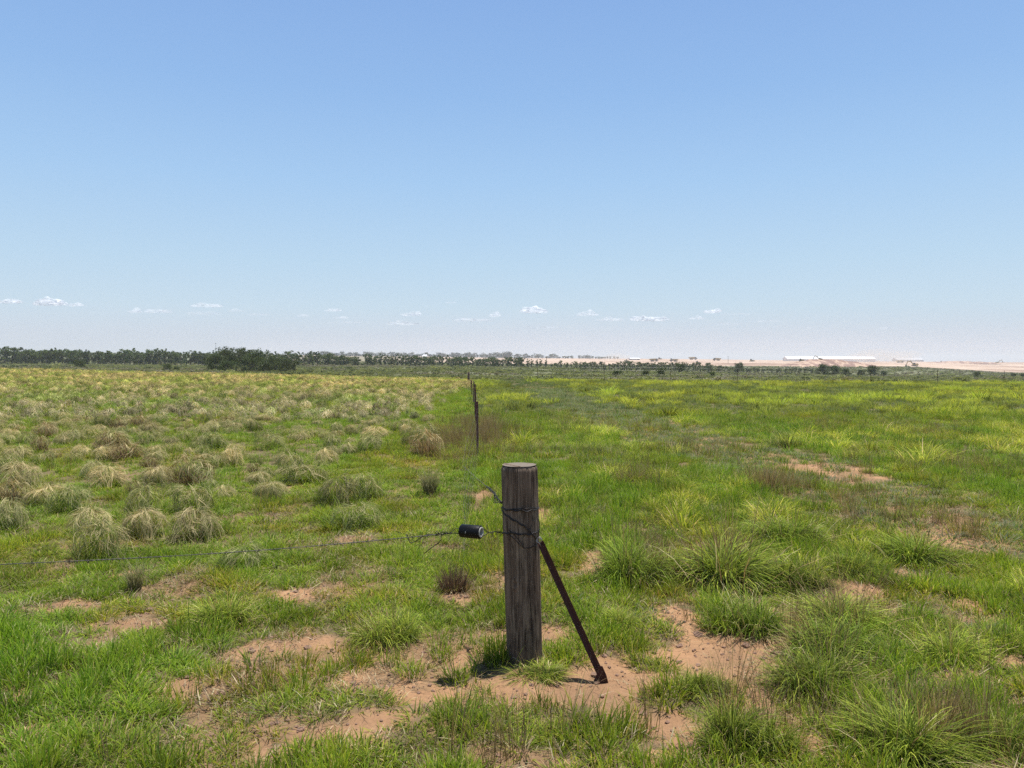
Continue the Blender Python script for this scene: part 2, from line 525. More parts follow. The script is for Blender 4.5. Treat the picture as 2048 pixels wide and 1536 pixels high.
def drape(n, a, b, c, W, cols, seed=0, comb=(0.3, 0.0), locks=22, segs=6, fray=0.16, lump=0.35):
    """ribbons combed down over a haystack-shaped mound"""
    g = np.random.default_rng(seed)
    ph = g.random(n) * 2 * math.pi
    s0 = g.random(n) ** 0.75 * 1.25
    lid = ((ph / 6.2832 * locks).astype(int) + (s0 > 0.6) * (locks // 2)) % locks
    ln = g.uniform(0.3, 0.95, n) * g.uniform(0.75, 1.2, locks)[lid]
    tw = g.normal(0, 0.55, locks)[lid] + g.normal(0, 0.12, n)
    rj = 1 + g.normal(0, 0.035, n) + g.normal(0, 0.05, locks)[lid]
    fr = fray * g.random(n) ** 2
    w = g.uniform(W[0], W[1], n)
    cid = g.integers(0, len(cols), locks * 2)[(lid * 2 + (g.random(n) < 0.35)) % (locks * 2)]
    cb = np.array([q[0] for q in cols])[cid]; ct = np.array([q[1] for q in cols])[cid]
    br = g.uniform(0.75, 1.2, n)[:, None] * g.uniform(0.7, 1.15, locks)[lid][:, None]
    tiltw = g.normal(0, 0.5, n)
    o1, o2 = g.random(2) * 20
    vs = []; cs = []
    for k in range(segs + 1):
        t = k / segs
        sv = s0 + ln * t
        pv = ph + tw * t * (0.3 + 0.7 * np.sin(np.minimum(sv, 1.57)))
        rad = rj * (1 - lump * 0.5 + lump * vnoise(np.cos(pv) * 1.6 + o1, np.sin(pv) * 1.6 + sv + o2)) + fr * t * t
        cz = np.cos(np.minimum(sv, 1.9)); z = c * np.sign(cz) * np.abs(cz) ** 0.62 * rad
        sn = np.sin(np.minimum(sv, 1.57)) + np.maximum(sv - 1.4, 0) * 0.35
        x = a * sn * np.cos(pv) * rad; y = b * sn * np.sin(pv) * rad
        x = x + comb[0] * (c - np.maximum(z, 0)) * 0.3 * t + comb[0] * np.maximum(z, 0) * 0.35; y = y + comb[1] * np.maximum(z, 0) * 0.35
        P = np.stack([x, y, np.maximum(z, 0.005 + 0.012 * ((cid * 7 % 5) / 5))], -1)
        sd = np.stack([-np.sin(pv), np.cos(pv), tiltw * 0.5], -1)
        ww = w * (1 - t ** 2) * 0.5 + 0.0002
        col = (cb * (1 - t) + ct * t) * br
        if k < segs:
            vs.append(P - sd * ww[:, None]); vs.append(P + sd * ww[:, None]); cs += [col, col]
        else:
            vs.append(P); cs.append(col)
    kk = 2 * segs + 1
    V = np.stack(vs, 1).reshape(-1, 3); Cc = np.stack(cs, 1).reshape(-1, 3)
    base = (np.arange(n) * kk)[:, None]; pat = []; lt = []
    for q in range(segs - 1):
        pat += [2 * q, 2 * q + 1, 2 * q + 3, 2 * q + 2]; lt.append(4)
    pat += [2 * segs - 2, 2 * segs - 1, 2 * segs]; lt.append(3)
    return V, (base + np.array(pat)[None]).ravel(), np.tile(lt, n), Cc
def join(parts):
    V = []; Fl = []; L = []; Cc = []; n = 0
    for v, f, l, c in parts:
        V.append(v); Fl.append(f + n); L.append(l); Cc.append(c); n += len(v)
    return np.concatenate(V), np.concatenate(Fl), np.concatenate(L), np.concatenate(Cc)
def proto(name, parts, mat):
    V, fl, lt, cc = join(parts)
    me = mk_mesh(name, V, fl, lt, mat, cc)
    return bpy.data.objects.new(name, me)          # not linked to the scene

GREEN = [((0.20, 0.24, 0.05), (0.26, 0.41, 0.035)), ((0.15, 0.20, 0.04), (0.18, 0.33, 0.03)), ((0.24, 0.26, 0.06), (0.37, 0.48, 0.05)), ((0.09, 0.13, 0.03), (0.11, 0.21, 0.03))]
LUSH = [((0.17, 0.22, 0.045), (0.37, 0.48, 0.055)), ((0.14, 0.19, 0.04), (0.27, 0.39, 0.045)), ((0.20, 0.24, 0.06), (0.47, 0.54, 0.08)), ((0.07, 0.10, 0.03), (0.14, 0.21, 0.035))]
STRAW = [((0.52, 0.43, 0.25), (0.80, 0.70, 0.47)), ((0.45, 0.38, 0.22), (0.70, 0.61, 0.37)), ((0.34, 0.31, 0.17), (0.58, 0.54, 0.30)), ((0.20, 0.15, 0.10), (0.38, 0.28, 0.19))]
STRAWG = [((0.28, 0.27, 0.13), (0.46, 0.46, 0.20)), ((0.18, 0.20, 0.08), (0.32, 0.37, 0.12))]
BROWN = [((0.22, 0.15, 0.08), (0.42, 0.30, 0.16)), ((0.30, 0.22, 0.12), (0.50, 0.37, 0.21)), ((0.15, 0.10, 0.06), (0.28, 0.19, 0.11))]
PURP = [((0.06, 0.04, 0.035), (0.14, 0.085, 0.07)), ((0.10, 0.07, 0.05), (0.17, 0.11, 0.09))]
GREY = [((0.18, 0.18, 0.11), (0.24, 0.26, 0.15)), ((0.14, 0.16, 0.09), (0.18, 0.23, 0.12)), ((0.24, 0.20, 0.13), (0.30, 0.26, 0.18))]

def coll(name, objs):
    c = bpy.data.collections.new(name)
    for o in objs: c.objects.link(o)
    return c

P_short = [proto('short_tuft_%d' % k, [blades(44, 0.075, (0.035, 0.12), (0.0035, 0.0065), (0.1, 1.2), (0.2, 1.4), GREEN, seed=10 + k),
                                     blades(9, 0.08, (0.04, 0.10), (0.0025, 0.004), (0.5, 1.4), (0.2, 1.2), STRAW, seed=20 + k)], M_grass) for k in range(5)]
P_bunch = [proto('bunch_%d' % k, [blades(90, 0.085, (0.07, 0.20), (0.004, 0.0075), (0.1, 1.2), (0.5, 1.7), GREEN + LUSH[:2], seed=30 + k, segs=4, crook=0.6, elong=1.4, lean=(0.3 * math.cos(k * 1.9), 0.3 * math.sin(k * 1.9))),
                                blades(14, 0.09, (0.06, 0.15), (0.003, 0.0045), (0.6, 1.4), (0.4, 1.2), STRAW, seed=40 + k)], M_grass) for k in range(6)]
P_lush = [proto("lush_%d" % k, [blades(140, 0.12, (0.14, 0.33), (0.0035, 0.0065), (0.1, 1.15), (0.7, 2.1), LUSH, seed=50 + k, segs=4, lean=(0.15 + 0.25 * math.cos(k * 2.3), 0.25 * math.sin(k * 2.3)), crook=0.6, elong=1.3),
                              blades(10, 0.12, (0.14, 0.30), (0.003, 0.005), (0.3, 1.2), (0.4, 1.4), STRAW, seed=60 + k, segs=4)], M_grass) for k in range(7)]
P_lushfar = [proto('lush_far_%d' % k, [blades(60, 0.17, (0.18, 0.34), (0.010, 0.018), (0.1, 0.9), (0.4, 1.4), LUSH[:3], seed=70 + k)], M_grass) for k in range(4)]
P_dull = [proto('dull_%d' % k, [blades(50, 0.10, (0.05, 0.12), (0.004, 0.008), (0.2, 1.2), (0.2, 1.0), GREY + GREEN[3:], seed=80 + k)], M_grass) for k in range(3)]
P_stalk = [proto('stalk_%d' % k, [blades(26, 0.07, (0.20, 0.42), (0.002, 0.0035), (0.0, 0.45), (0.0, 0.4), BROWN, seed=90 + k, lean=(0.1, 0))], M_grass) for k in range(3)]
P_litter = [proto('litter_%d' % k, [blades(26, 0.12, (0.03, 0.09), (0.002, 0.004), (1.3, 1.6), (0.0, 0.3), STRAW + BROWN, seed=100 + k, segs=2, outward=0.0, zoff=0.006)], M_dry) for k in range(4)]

def tuss_parts(kind, seed, k=1.0, lean=(0.35, -0.05)):
    """arching tussock about 0.5 m across, blades drape over a dark hollow"""
    n = int(620 * k)
    W = (0.0035, 0.0070)
    gg = np.random.default_rng(seed + 999)
    lean = (lean[0] + gg.normal(0, 0.15), lean[1] + gg.normal(0, 0.15))
    ab = (gg.uniform(0.22, 0.34), gg.uniform(0.17, 0.23), gg.uniform(0.22, 0.30))
    cm = (gg.uniform(-0.9, 1.6), gg.normal(0, 0.4))
    if kind == 'straw':
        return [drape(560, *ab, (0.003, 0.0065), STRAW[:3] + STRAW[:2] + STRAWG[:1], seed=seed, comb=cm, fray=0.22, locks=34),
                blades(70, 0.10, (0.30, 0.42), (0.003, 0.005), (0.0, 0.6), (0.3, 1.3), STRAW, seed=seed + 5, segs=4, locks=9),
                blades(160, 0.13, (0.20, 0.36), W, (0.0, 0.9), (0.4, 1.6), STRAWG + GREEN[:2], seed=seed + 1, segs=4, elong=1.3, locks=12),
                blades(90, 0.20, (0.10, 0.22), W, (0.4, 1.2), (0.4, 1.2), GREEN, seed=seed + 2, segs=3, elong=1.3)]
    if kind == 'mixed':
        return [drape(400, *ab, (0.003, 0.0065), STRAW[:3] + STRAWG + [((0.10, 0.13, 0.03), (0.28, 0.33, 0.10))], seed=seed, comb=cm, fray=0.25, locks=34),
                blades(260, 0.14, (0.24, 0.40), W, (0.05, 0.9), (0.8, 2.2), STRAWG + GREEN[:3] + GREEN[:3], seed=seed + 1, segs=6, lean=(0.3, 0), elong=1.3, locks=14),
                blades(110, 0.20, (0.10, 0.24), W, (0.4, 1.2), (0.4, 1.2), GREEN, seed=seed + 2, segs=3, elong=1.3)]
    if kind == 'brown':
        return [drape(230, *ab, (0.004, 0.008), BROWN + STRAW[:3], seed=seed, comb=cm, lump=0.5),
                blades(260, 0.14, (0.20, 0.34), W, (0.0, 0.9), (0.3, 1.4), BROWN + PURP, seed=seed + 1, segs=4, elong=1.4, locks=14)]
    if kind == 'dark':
        return [blades(n // 2, 0.09, (0.26, 0.38), W, (0.0, 0.45), (0.8, 2.2), [((0.05, 0.06, 0.025), (0.24, 0.25, 0.12)), ((0.09, 0.09, 0.045), (0.44, 0.42, 0.27))], seed=seed, segs=6, lean=(lean[0] * 0.4, 0), crook=0.5)]
    if kind == 'purple':
        return [blades(n // 2, 0.11, (0.16, 0.28), W, (0.1, 1.0), (0.1, 0.7), PURP, seed=seed, segs=4, lean=(0, 0), crook=0.4),
                blades(60, 0.13, (0.10, 0.22), W, (0.4, 1.2), (0.1, 0.7), BROWN, seed=seed + 1, segs=4)]
    if kind == 'green':
        P = []
        for q in range(4):                                   # several crowns grown together, each bent its own way
            a = gg.random() * 6.28; rr = 0.15 * gg.random()
            ln = (lean[0] + gg.normal(0, 0.22), lean[1] + gg.normal(0, 0.22))
            v, f, l, c = blades(int(n * gg.uniform(0.3, 0.55)), 0.09, (0.16, 0.42), (0.0035, 0.007), (0.05, 1.1), (1.0, 2.6), LUSH, seed=seed + 3 + q, segs=5, lean=ln, crook=0.35, locks=10)
            v = v + np.array([math.cos(a) * rr * 1.4, math.sin(a) * rr, 0]); v[:, 2] *= gg.uniform(0.65, 1.0)
            P.append((v, f, l, c * gg.uniform(0.8, 1.15)))
        P.append(blades(120, 0.22, (0.12, 0.34), W, (0.5, 1.4), (0.4, 1.4), STRAW + BROWN, seed=seed + 1, segs=4, crook=0.6))
        P.append(blades(26, 0.18, (0.36, 0.52), (0.002, 0.0035), (0.0, 0.5), (0.1, 0.6), BROWN, seed=seed + 2, segs=4))
        return P
    if kind == 'stalks':
        return [blades(110, 0.13, (0.25, 0.50), (0.002, 0.004), (0.0, 0.45), (0.0, 0.5), BROWN, seed=seed, segs=4, lean=(0.1, 0)),
                blades(80, 0.13, (0.10, 0.25), (0.003, 0.006), (0.2, 0.9), (0.3, 1.0), GREY + GREEN, seed=seed + 1, segs=3)]

TM = {}
for kind, cnt, lean in (('straw', 4, (0.4, -0.05)), ('mixed', 4, (0.25, -0.05)), ('brown', 3, (0.3, 0)), ('dark', 1, (0.2, 0)), ('purple', 1, (0, 0)), ('green', 6, (0.15, -0.05)), ('stalks', 2, (0, 0))):
    for k in range(cnt):
        V, fl, lt, cc = join(tuss_parts(kind, 200 + 11 * k + {'straw': 0, 'mixed': 50, 'brown': 100, 'dark': 150, 'purple': 170, 'green': 190, 'stalks': 230}[kind], lean=lean))
        TM.setdefault(kind, []).append(mk_mesh('tussock_' + kind, V, fl, lt, M_tuss, cc))
P_tuss = [proto('far_tuss_%d' % k, [drape(110, 0.25, 0.20, 0.27, (0.009, 0.016), cols, seed=330 + k, comb=(0.5 - 0.3 * (k % 3), 0.1), locks=12, segs=5, fray=0.3, lump=0.5),
              blades(70, 0.17, (0.30, 0.52), (0.009, 0.017), (0.05, 0.7), (1.9, 3.0), cols, seed=300 + k, segs=5, lean=(0.35, 0), crook=0.3, locks=14)], M_dry)
          for k, cols in enumerate([STRAW + STRAWG, STRAW[:3] + STRAWG, STRAWG + STRAW[:2] + GREEN[2:3], BROWN + STRAW + STRAWG, STRAW[:3], STRAWG + GREEN[:2] + STRAW[:1]])]

# ------------------------------------------------------------------ scatter ("stuff") through geometry nodes
def scatter(name, label, cat, pts, rz, scl, idx, tint, protos, tilt=0.12):
    n = len(pts)
    me = bpy.data.meshes.new(name)
    me.vertices.add(n)
    me.vertices.foreach_set('co', np.asarray(pts, dtype=np.float32).ravel())
    rot = np.stack([rng.normal(0, tilt, n), rng.normal(0, tilt, n), rz], -1).astype(np.float32)
    for nm, typ, dat, key in (('rot', 'FLOAT_VECTOR', rot, 'vector'), ('scl', 'FLOAT_VECTOR', np.asarray(scl, dtype=np.float32), 'vector'),
                              ('tint', 'FLOAT_VECTOR', np.asarray(tint, dtype=np.float32), 'vector'), ('idx', 'INT', np.asarray(idx, dtype=np.int32), 'value')):
        a = me.attributes.new(nm, typ, 'POINT')
        a.data.foreach_set(key, dat.ravel())
    o = bpy.data.objects.new(name, me); C.objects.link(o)
    ng = bpy.data.node_groups.new(name, 'GeometryNodeTree')
    ng.interface.new_socket('Geometry', in_out='INPUT', socket_type='NodeSocketGeometry')
    ng.interface.new_socket('Geometry', in_out='OUTPUT', socket_type='NodeSocketGeometry')
    gi = ng.nodes.new('NodeGroupInput'); go = ng.nodes.new('NodeGroupOutput')
    m2p = ng.nodes.new('GeometryNodeMeshToPoints')
    iop = ng.nodes.new('GeometryNodeInstanceOnPoints')
    ci = ng.nodes.new('GeometryNodeCollectionInfo')
    ci.inputs['Collection'].default_value = coll(name + '_kinds', protos)
    ci.inputs['Separate Children'].default_value = True
    ci.inputs['Reset Children'].default_value = True
    iop.inputs['Pick Instance'].default_value = True
    def na(nm, t):
        a = ng.nodes.new('GeometryNodeInputNamedAttribute'); a.data_type = t; a.inputs['Name'].default_value = nm
        return [s for s in a.outputs if s.enabled and s.name == 'Attribute'][0]
    L = ng.links
    L.new(gi.outputs[0], m2p.inputs['Mesh'])
    L.new(m2p.outputs[0], iop.inputs['Points'])
    L.new(ci.outputs[0], iop.inputs['Instance'])
    L.new(na('idx', 'INT'), iop.inputs['Instance Index'])
    L.new(na('rot', 'FLOAT_VECTOR'), iop.inputs['Rotation'])
    L.new(na('scl', 'FLOAT_VECTOR'), iop.inputs['Scale'])
    L.new(iop.outputs[0], go.inputs[0])
    md = o.modifiers.new('scatter', 'NODES'); md.node_group = ng
    tag(o, label, cat, kind='stuff')
    return o

def wedge(n, d0, d1, half=0.80, pad=1.5, power=2.0):
    """random points in the view wedge, uniform per area"""
    Y = (d0 ** power + rng.random(n) * (d1 ** power - d0 ** power)) ** (1 / power)
    X = (rng.random(n) * 2 - 1) * (half * Y + pad)
    return X, Y
def area(d0, d1, half=0.80, pad=1.5):
    return half * (d1 * d1 - d0 * d0) + 2 * pad * (d1 - d0)
def pack(X, Y, dz=0.0):
    return np.stack([X, Y, terrain(X, Y) + dz], -1)

def big_tint(X, Y):
    """slow colour change of the sward: yellow-green, plain green, dull"""
    a = fbm(X * 0.45, Y * 0.16, 4, 11); b = fbm(X * 1.4, Y * 1.1, 3, 13)
    return a, b

# short fine grass
def short_grass():
    Xs = []; Ys = []; Ss = []
    for (d0, d1, dens, s) in ((2.4, 6.5, 250, 1.0), (6.5, 12, 150, 1.15), (12, 22, 70, 1.5), (22, 40, 26, 2.2)):
        n = int(area(d0, d1) * dens)
        X, Y = wedge(n, d0, d1)
        rt = X > fence_x(Y)
        keep = rng.random(n) > bare(X, Y) * 1.12
        keep &= ~(rt & (Y > 12) & (rng.random(n) < 0.5))
        keep &= ~((Y > 22) & rt)
        keep &= ~((X < -3.2) & (Y > 9) & (rng.random(n) < 0.55))
        keep &= ~((np.hypot(X - 0.07, Y - 4.0) < 0.12))
        keep &= ~((track(X, Y) > 0.4) & (rng.random(n) < 0.80))
        X, Y = X[keep], Y[keep]
        Xs.append(X); Ys.append(Y); Ss.append(np.full(len(X), s))
    X = np.concatenate(Xs); Y = np.concatenate(Ys); s = np.concatenate(Ss)
    n = len(X)
    a, b = big_tint(X * 2.2, Y * 2.2)
    hh = 0.35 + 0.8 * fbm(X * 1.3, Y * 1.3, 3, 21) + 1.1 * sstep(0.42, 0.7, fbm(X * 4.5, Y * 4.5, 2, 23))
    s = s * rng.uniform(0.75, 1.25, n)
    s = s * (1 - 0.35 * bare(X, Y))
    lawn = (X < fence_x(Y)) & (Y > 4.4)
    hh = np.where(lawn, hh * 0.62, hh)
    scl = np.stack([s, s, s * hh], -1)
    t = np.ones((n, 3)) * (0.62 + 0.75 * b)[:, None]
    t[:, 0] *= 0.80 + 0.5 * a; t[:, 2] *= 0.8
    t *= rng.uniform(0.85, 1.15, (n, 1))
    dry = (fbm(X * 2.0, Y * 2.0, 3, 31) > 0.66)
    t[dry] *= np.array([1.25, 1.0, 1.1])
    t = np.clip(t, 0.3, 1.8)
    scatter('grass', 'short fine green grass covering the left field and the foreground', 'grass', pack(X, Y), rng.random(n) * 6.28, scl, rng.integers(0, len(P_short), n), t, P_short)
short_grass()

def bunch_grass():
    Xs = []; Ys = []
    for (d0, d1, dens) in ((2.4, 7, 13), (7, 13, 7)):
        n = int(area(d0, d1) * dens)
        X, Y = wedge(n, d0, d1)
        bb = bare(X, Y)
        clump = fbm(X * 2.0, Y * 2.0, 3, 41)
        keep = (rng.random(n) > bb * 1.0) & (clump > 0.42) & (np.hypot(X - 0.07, Y - 4.0) > 0.18)
        keep &= (X > -1e9) & ((X > fence_x(Y) - 0.2) | (Y < 6.5) | (rng.random(n) < 0.35))
        Xs.append(X[keep]); Ys.append(Y[keep])
    X = np.concatenate(Xs); Y = np.concatenate(Ys); n = len(X)
    s = rng.uniform(0.35, 0.95, n)
    a, b = big_tint(X * 2, Y * 2)
    t = np.ones((n, 3)) * (0.6 + 0.6 * b)[:, None]; t[:, 0] *= 0.8 + 0.4 * a
    scatter('bunch_grass', 'small leafy bunches of green grass between the sandy patches', 'grass', pack(X, Y), rng.random(n) * 6.28, np.stack([s, s, s * 0.95], -1), rng.integers(0, len(P_bunch), n), t, P_bunch)
bunch_grass()

def lush_grass():
    for nm, lab, P, bands in (('lush_grass', 'tall lush yellow green grass right of the wire fence', P_lush, ((2.6, 9, 15), (9, 20, 15))),
                              ('far_lush_grass', 'bright yellow green grass of the right field towards the cross fence', P_lushfar, ((20, 40, 9.0), (40, 63, 5.5)))):
        Xs = []; Ys = []
        for d0, d1, dens in bands:
            n = int(area(d0, d1) * dens)
            X, Y = wedge(n, d0, d1)
            keep = X > fence_x(Y) + 0.25 + 0.3 * rng.random(n)
            keep &= (Y > 7.0) | (X > 1.0 + 0.5 * rng.random(n))
            keep &= rng.random(n) > bare(X, Y) * 1.6
            tr = track(X, Y)
            keep &= rng.random(n) > tr * 1.1
            cl = fbm(X * 1.1, Y * 0.9, 3, 51)
            keep &= cl + rng.normal(0, 0.05, n) > np.where(Y < 5, 0.55, np.where(Y < 7, 0.46, np.where(Y < 20, 0.38, 0.34)))
            # left of fence a narrow green strip far off
            Xs.append(X[keep]); Ys.append(Y[keep])
        X = np.concatenate(Xs); Y = np.concatenate(Ys); n = len(X)
        if nm == 'far_lush_grass':
            m = int(area(40, 76) * 1.6)
            X2, Y2 = wedge(m, 40, 76)
            k2 = (X2 < fence_x(Y2) - 0.2) & (X2 > fence_x(Y2) - 4 - 14 * sstep(60, 74, Y2))
            X = np.concatenate([X, X2[k2]]); Y = np.concatenate([Y, Y2[k2]]); n = len(X)
        a, b = big_tint(X, Y)
        s = rng.uniform(0.5, 1.05, n) * (0.65 + 0.6 * b) * np.where(Y < 7, 0.68, 1.0) * (1.0 if nm == 'lush_grass' else 1.15)
        dull = np.maximum(sstep(0.50, 0.60, fbm(X * 0.30, Y * 0.22, 4, 61)), 0.9 * (fbm(X * 1.6, Y * 0.9, 2, 67) > 0.55))
        t = np.ones((n, 3)) * ((0.40 + 1.15 * b) * (1.5 if nm == 'lush_grass' else 1.2))[:, None]
        t[:, 0] *= 1.02 + 0.35 * a
        t = t * (1 - dull[:, None]) + dull[:, None] * np.array([0.92, 0.80, 1.25]) * (0.62 + 0.55 * b)[:, None]
        s = s * (1 - 0.25 * dull) * rng.lognormal(0, 0.22, n)
        dk = rng.random(n) < 0.07
        t[dk] *= 0.45; s[dk] *= 1.15
        scatter(nm, lab, 'grass', pack(X, Y), rng.normal(0, 0.9, n) if nm == 'lush_grass' else rng.random(n) * 6.28, np.stack([s, s, s], -1), rng.integers(0, len(P), n), t, P)
lush_grass()

def dull_growth():
    n = int(area(4, 40) * 30)
    X, Y = wedge(n, 4, 40, power=1.4)
    tr = track(X, Y)
    keep = (rng.random(n) < np.maximum(tr * np.where(Y < 20, 0.85, 0.9), 0.10)) & (rng.random(n) > bare(X, Y) * 0.9) & (X > fence_x(Y))
    X, Y = X[keep], Y[keep]; n = len(X)
    s = rng.uniform(0.7, 1.2, n) * (1 + Y / 30)
    t = np.ones((n, 3)) * rng.uniform(0.8, 1.4, (n, 1))
    scatter('ground_cover', 'low dull grey green growth along the faint vehicle track', 'ground cover', pack(X, Y), rng.random(n) * 6.28, np.stack([s, s, s * 0.6], -1), rng.integers(0, 3, n), t, P_dull)
    # under-layer for the far right field
    n = int(area(22, 64) * 3)
    X, Y = wedge(n, 22, 64)
    keep = (X > fence_x(Y))
    X, Y = X[keep], Y[keep]; n = len(X)
    s = rng.uniform(1.5, 2.6, n)
    t = np.ones((n, 3)) * rng.uniform(0.6, 1.1, (n, 1)) * np.array([0.9, 1.0, 0.8])
    scatter('grass_understorey', 'dull green undergrowth between the bright grass of the right field', 'ground cover', pack(X, Y), rng.random(n) * 6.28, np.stack([s, s, s], -1), rng.integers(0, 3, n), t, P_dull)
dull_growth()

def stalks():
    pts = []
    def blob(px, py, rx, ry, cnt):
        p = gpt(px, py); D = p[1]
        q = gpt(px, py - ry); 
        for _ in range(cnt):
            a = rng.normal(0, 0.5, 2)
            pts.append((p[0] + a[0] * rx / F * D, p[1] + a[1] * (q[1] - p[1])))
    for b in ((930, 880, 110, 28, 420), (960, 850, 70, 18, 160), (985, 872, 40, 16, 60), (1545, 975, 60, 18, 60), (1400, 905, 120, 20, 50), (1240, 860, 80, 16, 60),
              (1450, 1130, 60, 30, 30), (1900, 940, 200, 26, 70), (1250, 960, 50, 20, 30), (1700, 1300, 140, 60, 16), (1050, 1500, 220, 50, 12), (1550, 1420, 150, 60, 12),
              (1130, 860, 60, 20, 40), (1750, 860, 200, 18, 70), (1300, 1130, 60, 30, 22), (1900, 1480, 100, 50, 20), (660, 800, 40, 6, 60), (1750, 1020, 90, 40, 24), (1900, 1060, 40, 20, 14)):
        blob(*b)
    A = np.array(pts); n0 = 260
    X, Y = wedge(n0, 3, 12)
    keep = (X > fence_x(Y)) | (rng.random(n0) < 0.25)
    A = np.concatenate([A, np.stack([X[keep], Y[keep]], -1)])
    A = A[np.hypot(A[:, 0] - 0.07, A[:, 1] - 4.0) > 0.2]
    A = A[A[:, 1] > 2.4]
    X, Y = A[:, 0], A[:, 1]; n = len(X)
    s = rng.uniform(0.5, 1.1, n)
    t = np.ones((n, 3)) * rng.uniform(0.7, 1.2, (n, 1))
    scatter('seed_stalks', 'thin brown seed stalks standing above the grass', 'grass', pack(X, Y), rng.random(n) * 6.28, np.stack([s, s, s], -1), rng.integers(0, 3, n), t, P_stalk)
stalks()

def litter():
    n = int(area(2.4, 9) * 170)
    X, Y = wedge(n, 2.4, 9)
    bb = bare(X, Y)
    keep = rng.random(n) < np.where(bb > 0.97, 0.10, 0.30 + 0.6 * sstep(0.0, 0.3, bb)) * (0.35 + 0.65 * (fbm(X * 3, Y * 3, 3, 71) > 0.45))
    X, Y = X[keep], Y[keep]; n = len(X)
    s = rng.uniform(0.6, 1.3, n)
    t = np.ones((n, 3)) * rng.uniform(0.5, 1.15, (n, 1))
    scatter('straw_litter', 'dead straw litter lying on the sandy soil', 'litter', pack(X, Y), rng.random(n) * 6.28, np.stack([s, s, s], -1), rng.integers(0, 4, n), t, P_litter)
    # small clods and droppings
    prot = []
    M_clod = simple_mat('clod_soil', (0.26, 0.16, 0.11), 0.95, var=0.4, scale=30, bump=0.5)
    for k in range(3):
        bm = bmesh.new(); bmesh.ops.create_icosphere(bm, subdivisions=2, radius=0.012)
        for v in bm.verts: v.co *= 1 + random.uniform(-0.3, 0.3); v.co.z *= 0.6
        me = bpy.data.meshes.new('clod'); bm.to_mesh(me); bm.free(); me.materials.append(M_clod)
        prot.append(bpy.data.objects.new('clod_%d' % k, me))
    n = 14000
    X, Y = wedge(n, 2.4, 8)
    keep = (bare(X, Y) > 0.3); X, Y = X[keep], Y[keep]; n = len(X)
    s = rng.lognormal(-0.6, 0.55, n)
    scatter('soil_clods', 'small soil clods and pellets scattered over the bare sand', 'soil clods', pack(X, Y, 0.003), rng.random(n) * 6.28, np.stack([s, s, s], -1), rng.integers(0, 3, n), np.ones((n, 3)), prot)
litter()

# ------------------------------------------------------------------ individual tussocks
used_tuss = []
NAT = {}
for _k, _ms in TM.items():
    for _m in _ms:
        co = np.empty(len(_m.vertices) * 3, dtype=np.float32); _m.vertices.foreach_get('co', co); co = co.reshape(-1, 3)
        NAT[_m.name] = (float(np.percentile(co[:, 0], 95) - np.percentile(co[:, 0], 5)), float(np.percentile(co[:, 2], 97)), float(co[:, 0].mean()))
def tussock(name, kind, px, py, wpx, hpx, label, cat='tussock', group=None, k=None, rz=None, sq=1.0):
    p = gpt(px, py); D = p[1]
    ms = TM[kind]; me = ms[k % len(ms) if k is not None else len(used_tuss) % len(ms)]
    o = bpy.data.objects.new(name, me); C.objects.link(o)
    w = wpx / F * D; h = hpx / F * D
    if kind in ('straw', 'mixed', 'brown'): w *= 0.86; h *= 0.9
    nat = NAT[me.name]
    o.location = (p[0] - nat[2] * w / nat[0], p[1] + 0.35 * w, float(terrain(np.array([p[0]]), np.array([p[1] + 0.35 * w]))[0]))
    o.scale = (w / nat[0], w / nat[0] * sq, h / nat[1])
    o.rotation_euler = (0, 0, rz if rz is not None else random.uniform(-0.4, 0.4))
    tag(o, label, cat, group)
    used_tuss.append((p[0], p[1] + 0.35 * w))
    return o
GD = 'dry drooping tussocks of the left field'
tl = [
 ('mixed', 178, 1128, 130, 85, 'largest green-centred tussock with pale drooping edges, touching the barbed wire', 0),
 ('straw', 165, 1078, 105, 62, 'straw-coloured tussock directly behind the largest green-centred one', 0),
 ('straw', 275, 1080, 100, 60, 'wind-swept straw tussock right of the largest one, middle of the three in a row', 1),
 ('straw', 375, 1085, 110, 66, 'straw tussock at the right end of the front row, nearest the lawn', 2),
 ('mixed', 272, 1032, 82, 64, 'rounded dark-hearted tussock like a haystack behind the front row', 1),
 ('mixed', 378, 1032, 104, 58, 'grey-green shaggy tussock behind the right end of the front row', 2),
 ('mixed', 120, 1028, 95, 58, 'green tussock with a pale right flank behind the leftmost gap', 0),
 ('straw', 5, 1064, 70, 66, 'pale tussock cut off by the left edge of the photo', 2),
 ('mixed', 665, 1015, 90, 62, 'pale left half of the pair of tussocks alone on the lawn', 1),
 ('mixed', 725, 1004, 80, 58, 'rounder right half of the pair of tussocks alone on the lawn', 2),
 ('mixed', 700, 1064, 120, 54, 'low tussock with orange stems just in front of the pair on the lawn', 0),
 ('dark', 858, 996, 42, 52, 'small dark upright tussock with one pale side near the wire netting', 0),
 ('dark', 263, 1190, 42, 54, 'small dark upright tussock below the barbed wire', 0),
 ('mixed', 470, 1145, 110, 52, 'half green tussock with a bleached right side under the barbed wire', 1),
 ('mixed', 603, 968, 110, 36, 'long low green tussock with a pale tip left of the pair on the lawn', 2),
 ('brown', 365, 975, 110, 62, 'wide brown and straw tussock with a dark middle behind the haystack-like one', 0),
 ('straw', 300, 975, 70, 44, 'straw tussock leaning against the wide brown one', 1),
 ('straw', 22, 980, 90, 56, 'pale tussock near the left edge, upper one of the two there', 0),
 ('brown', 215, 908, 80, 44, 'dark brown tussock standing out in the middle of the left field', 1),
 ('brown', 850, 912, 70, 50, 'upright brown tussock left of the nearest rusty fence post', 0),
 ('brown', 75, 905, 40, 34, 'small brown tussock at the far left, before the dark brown one', 1),
]
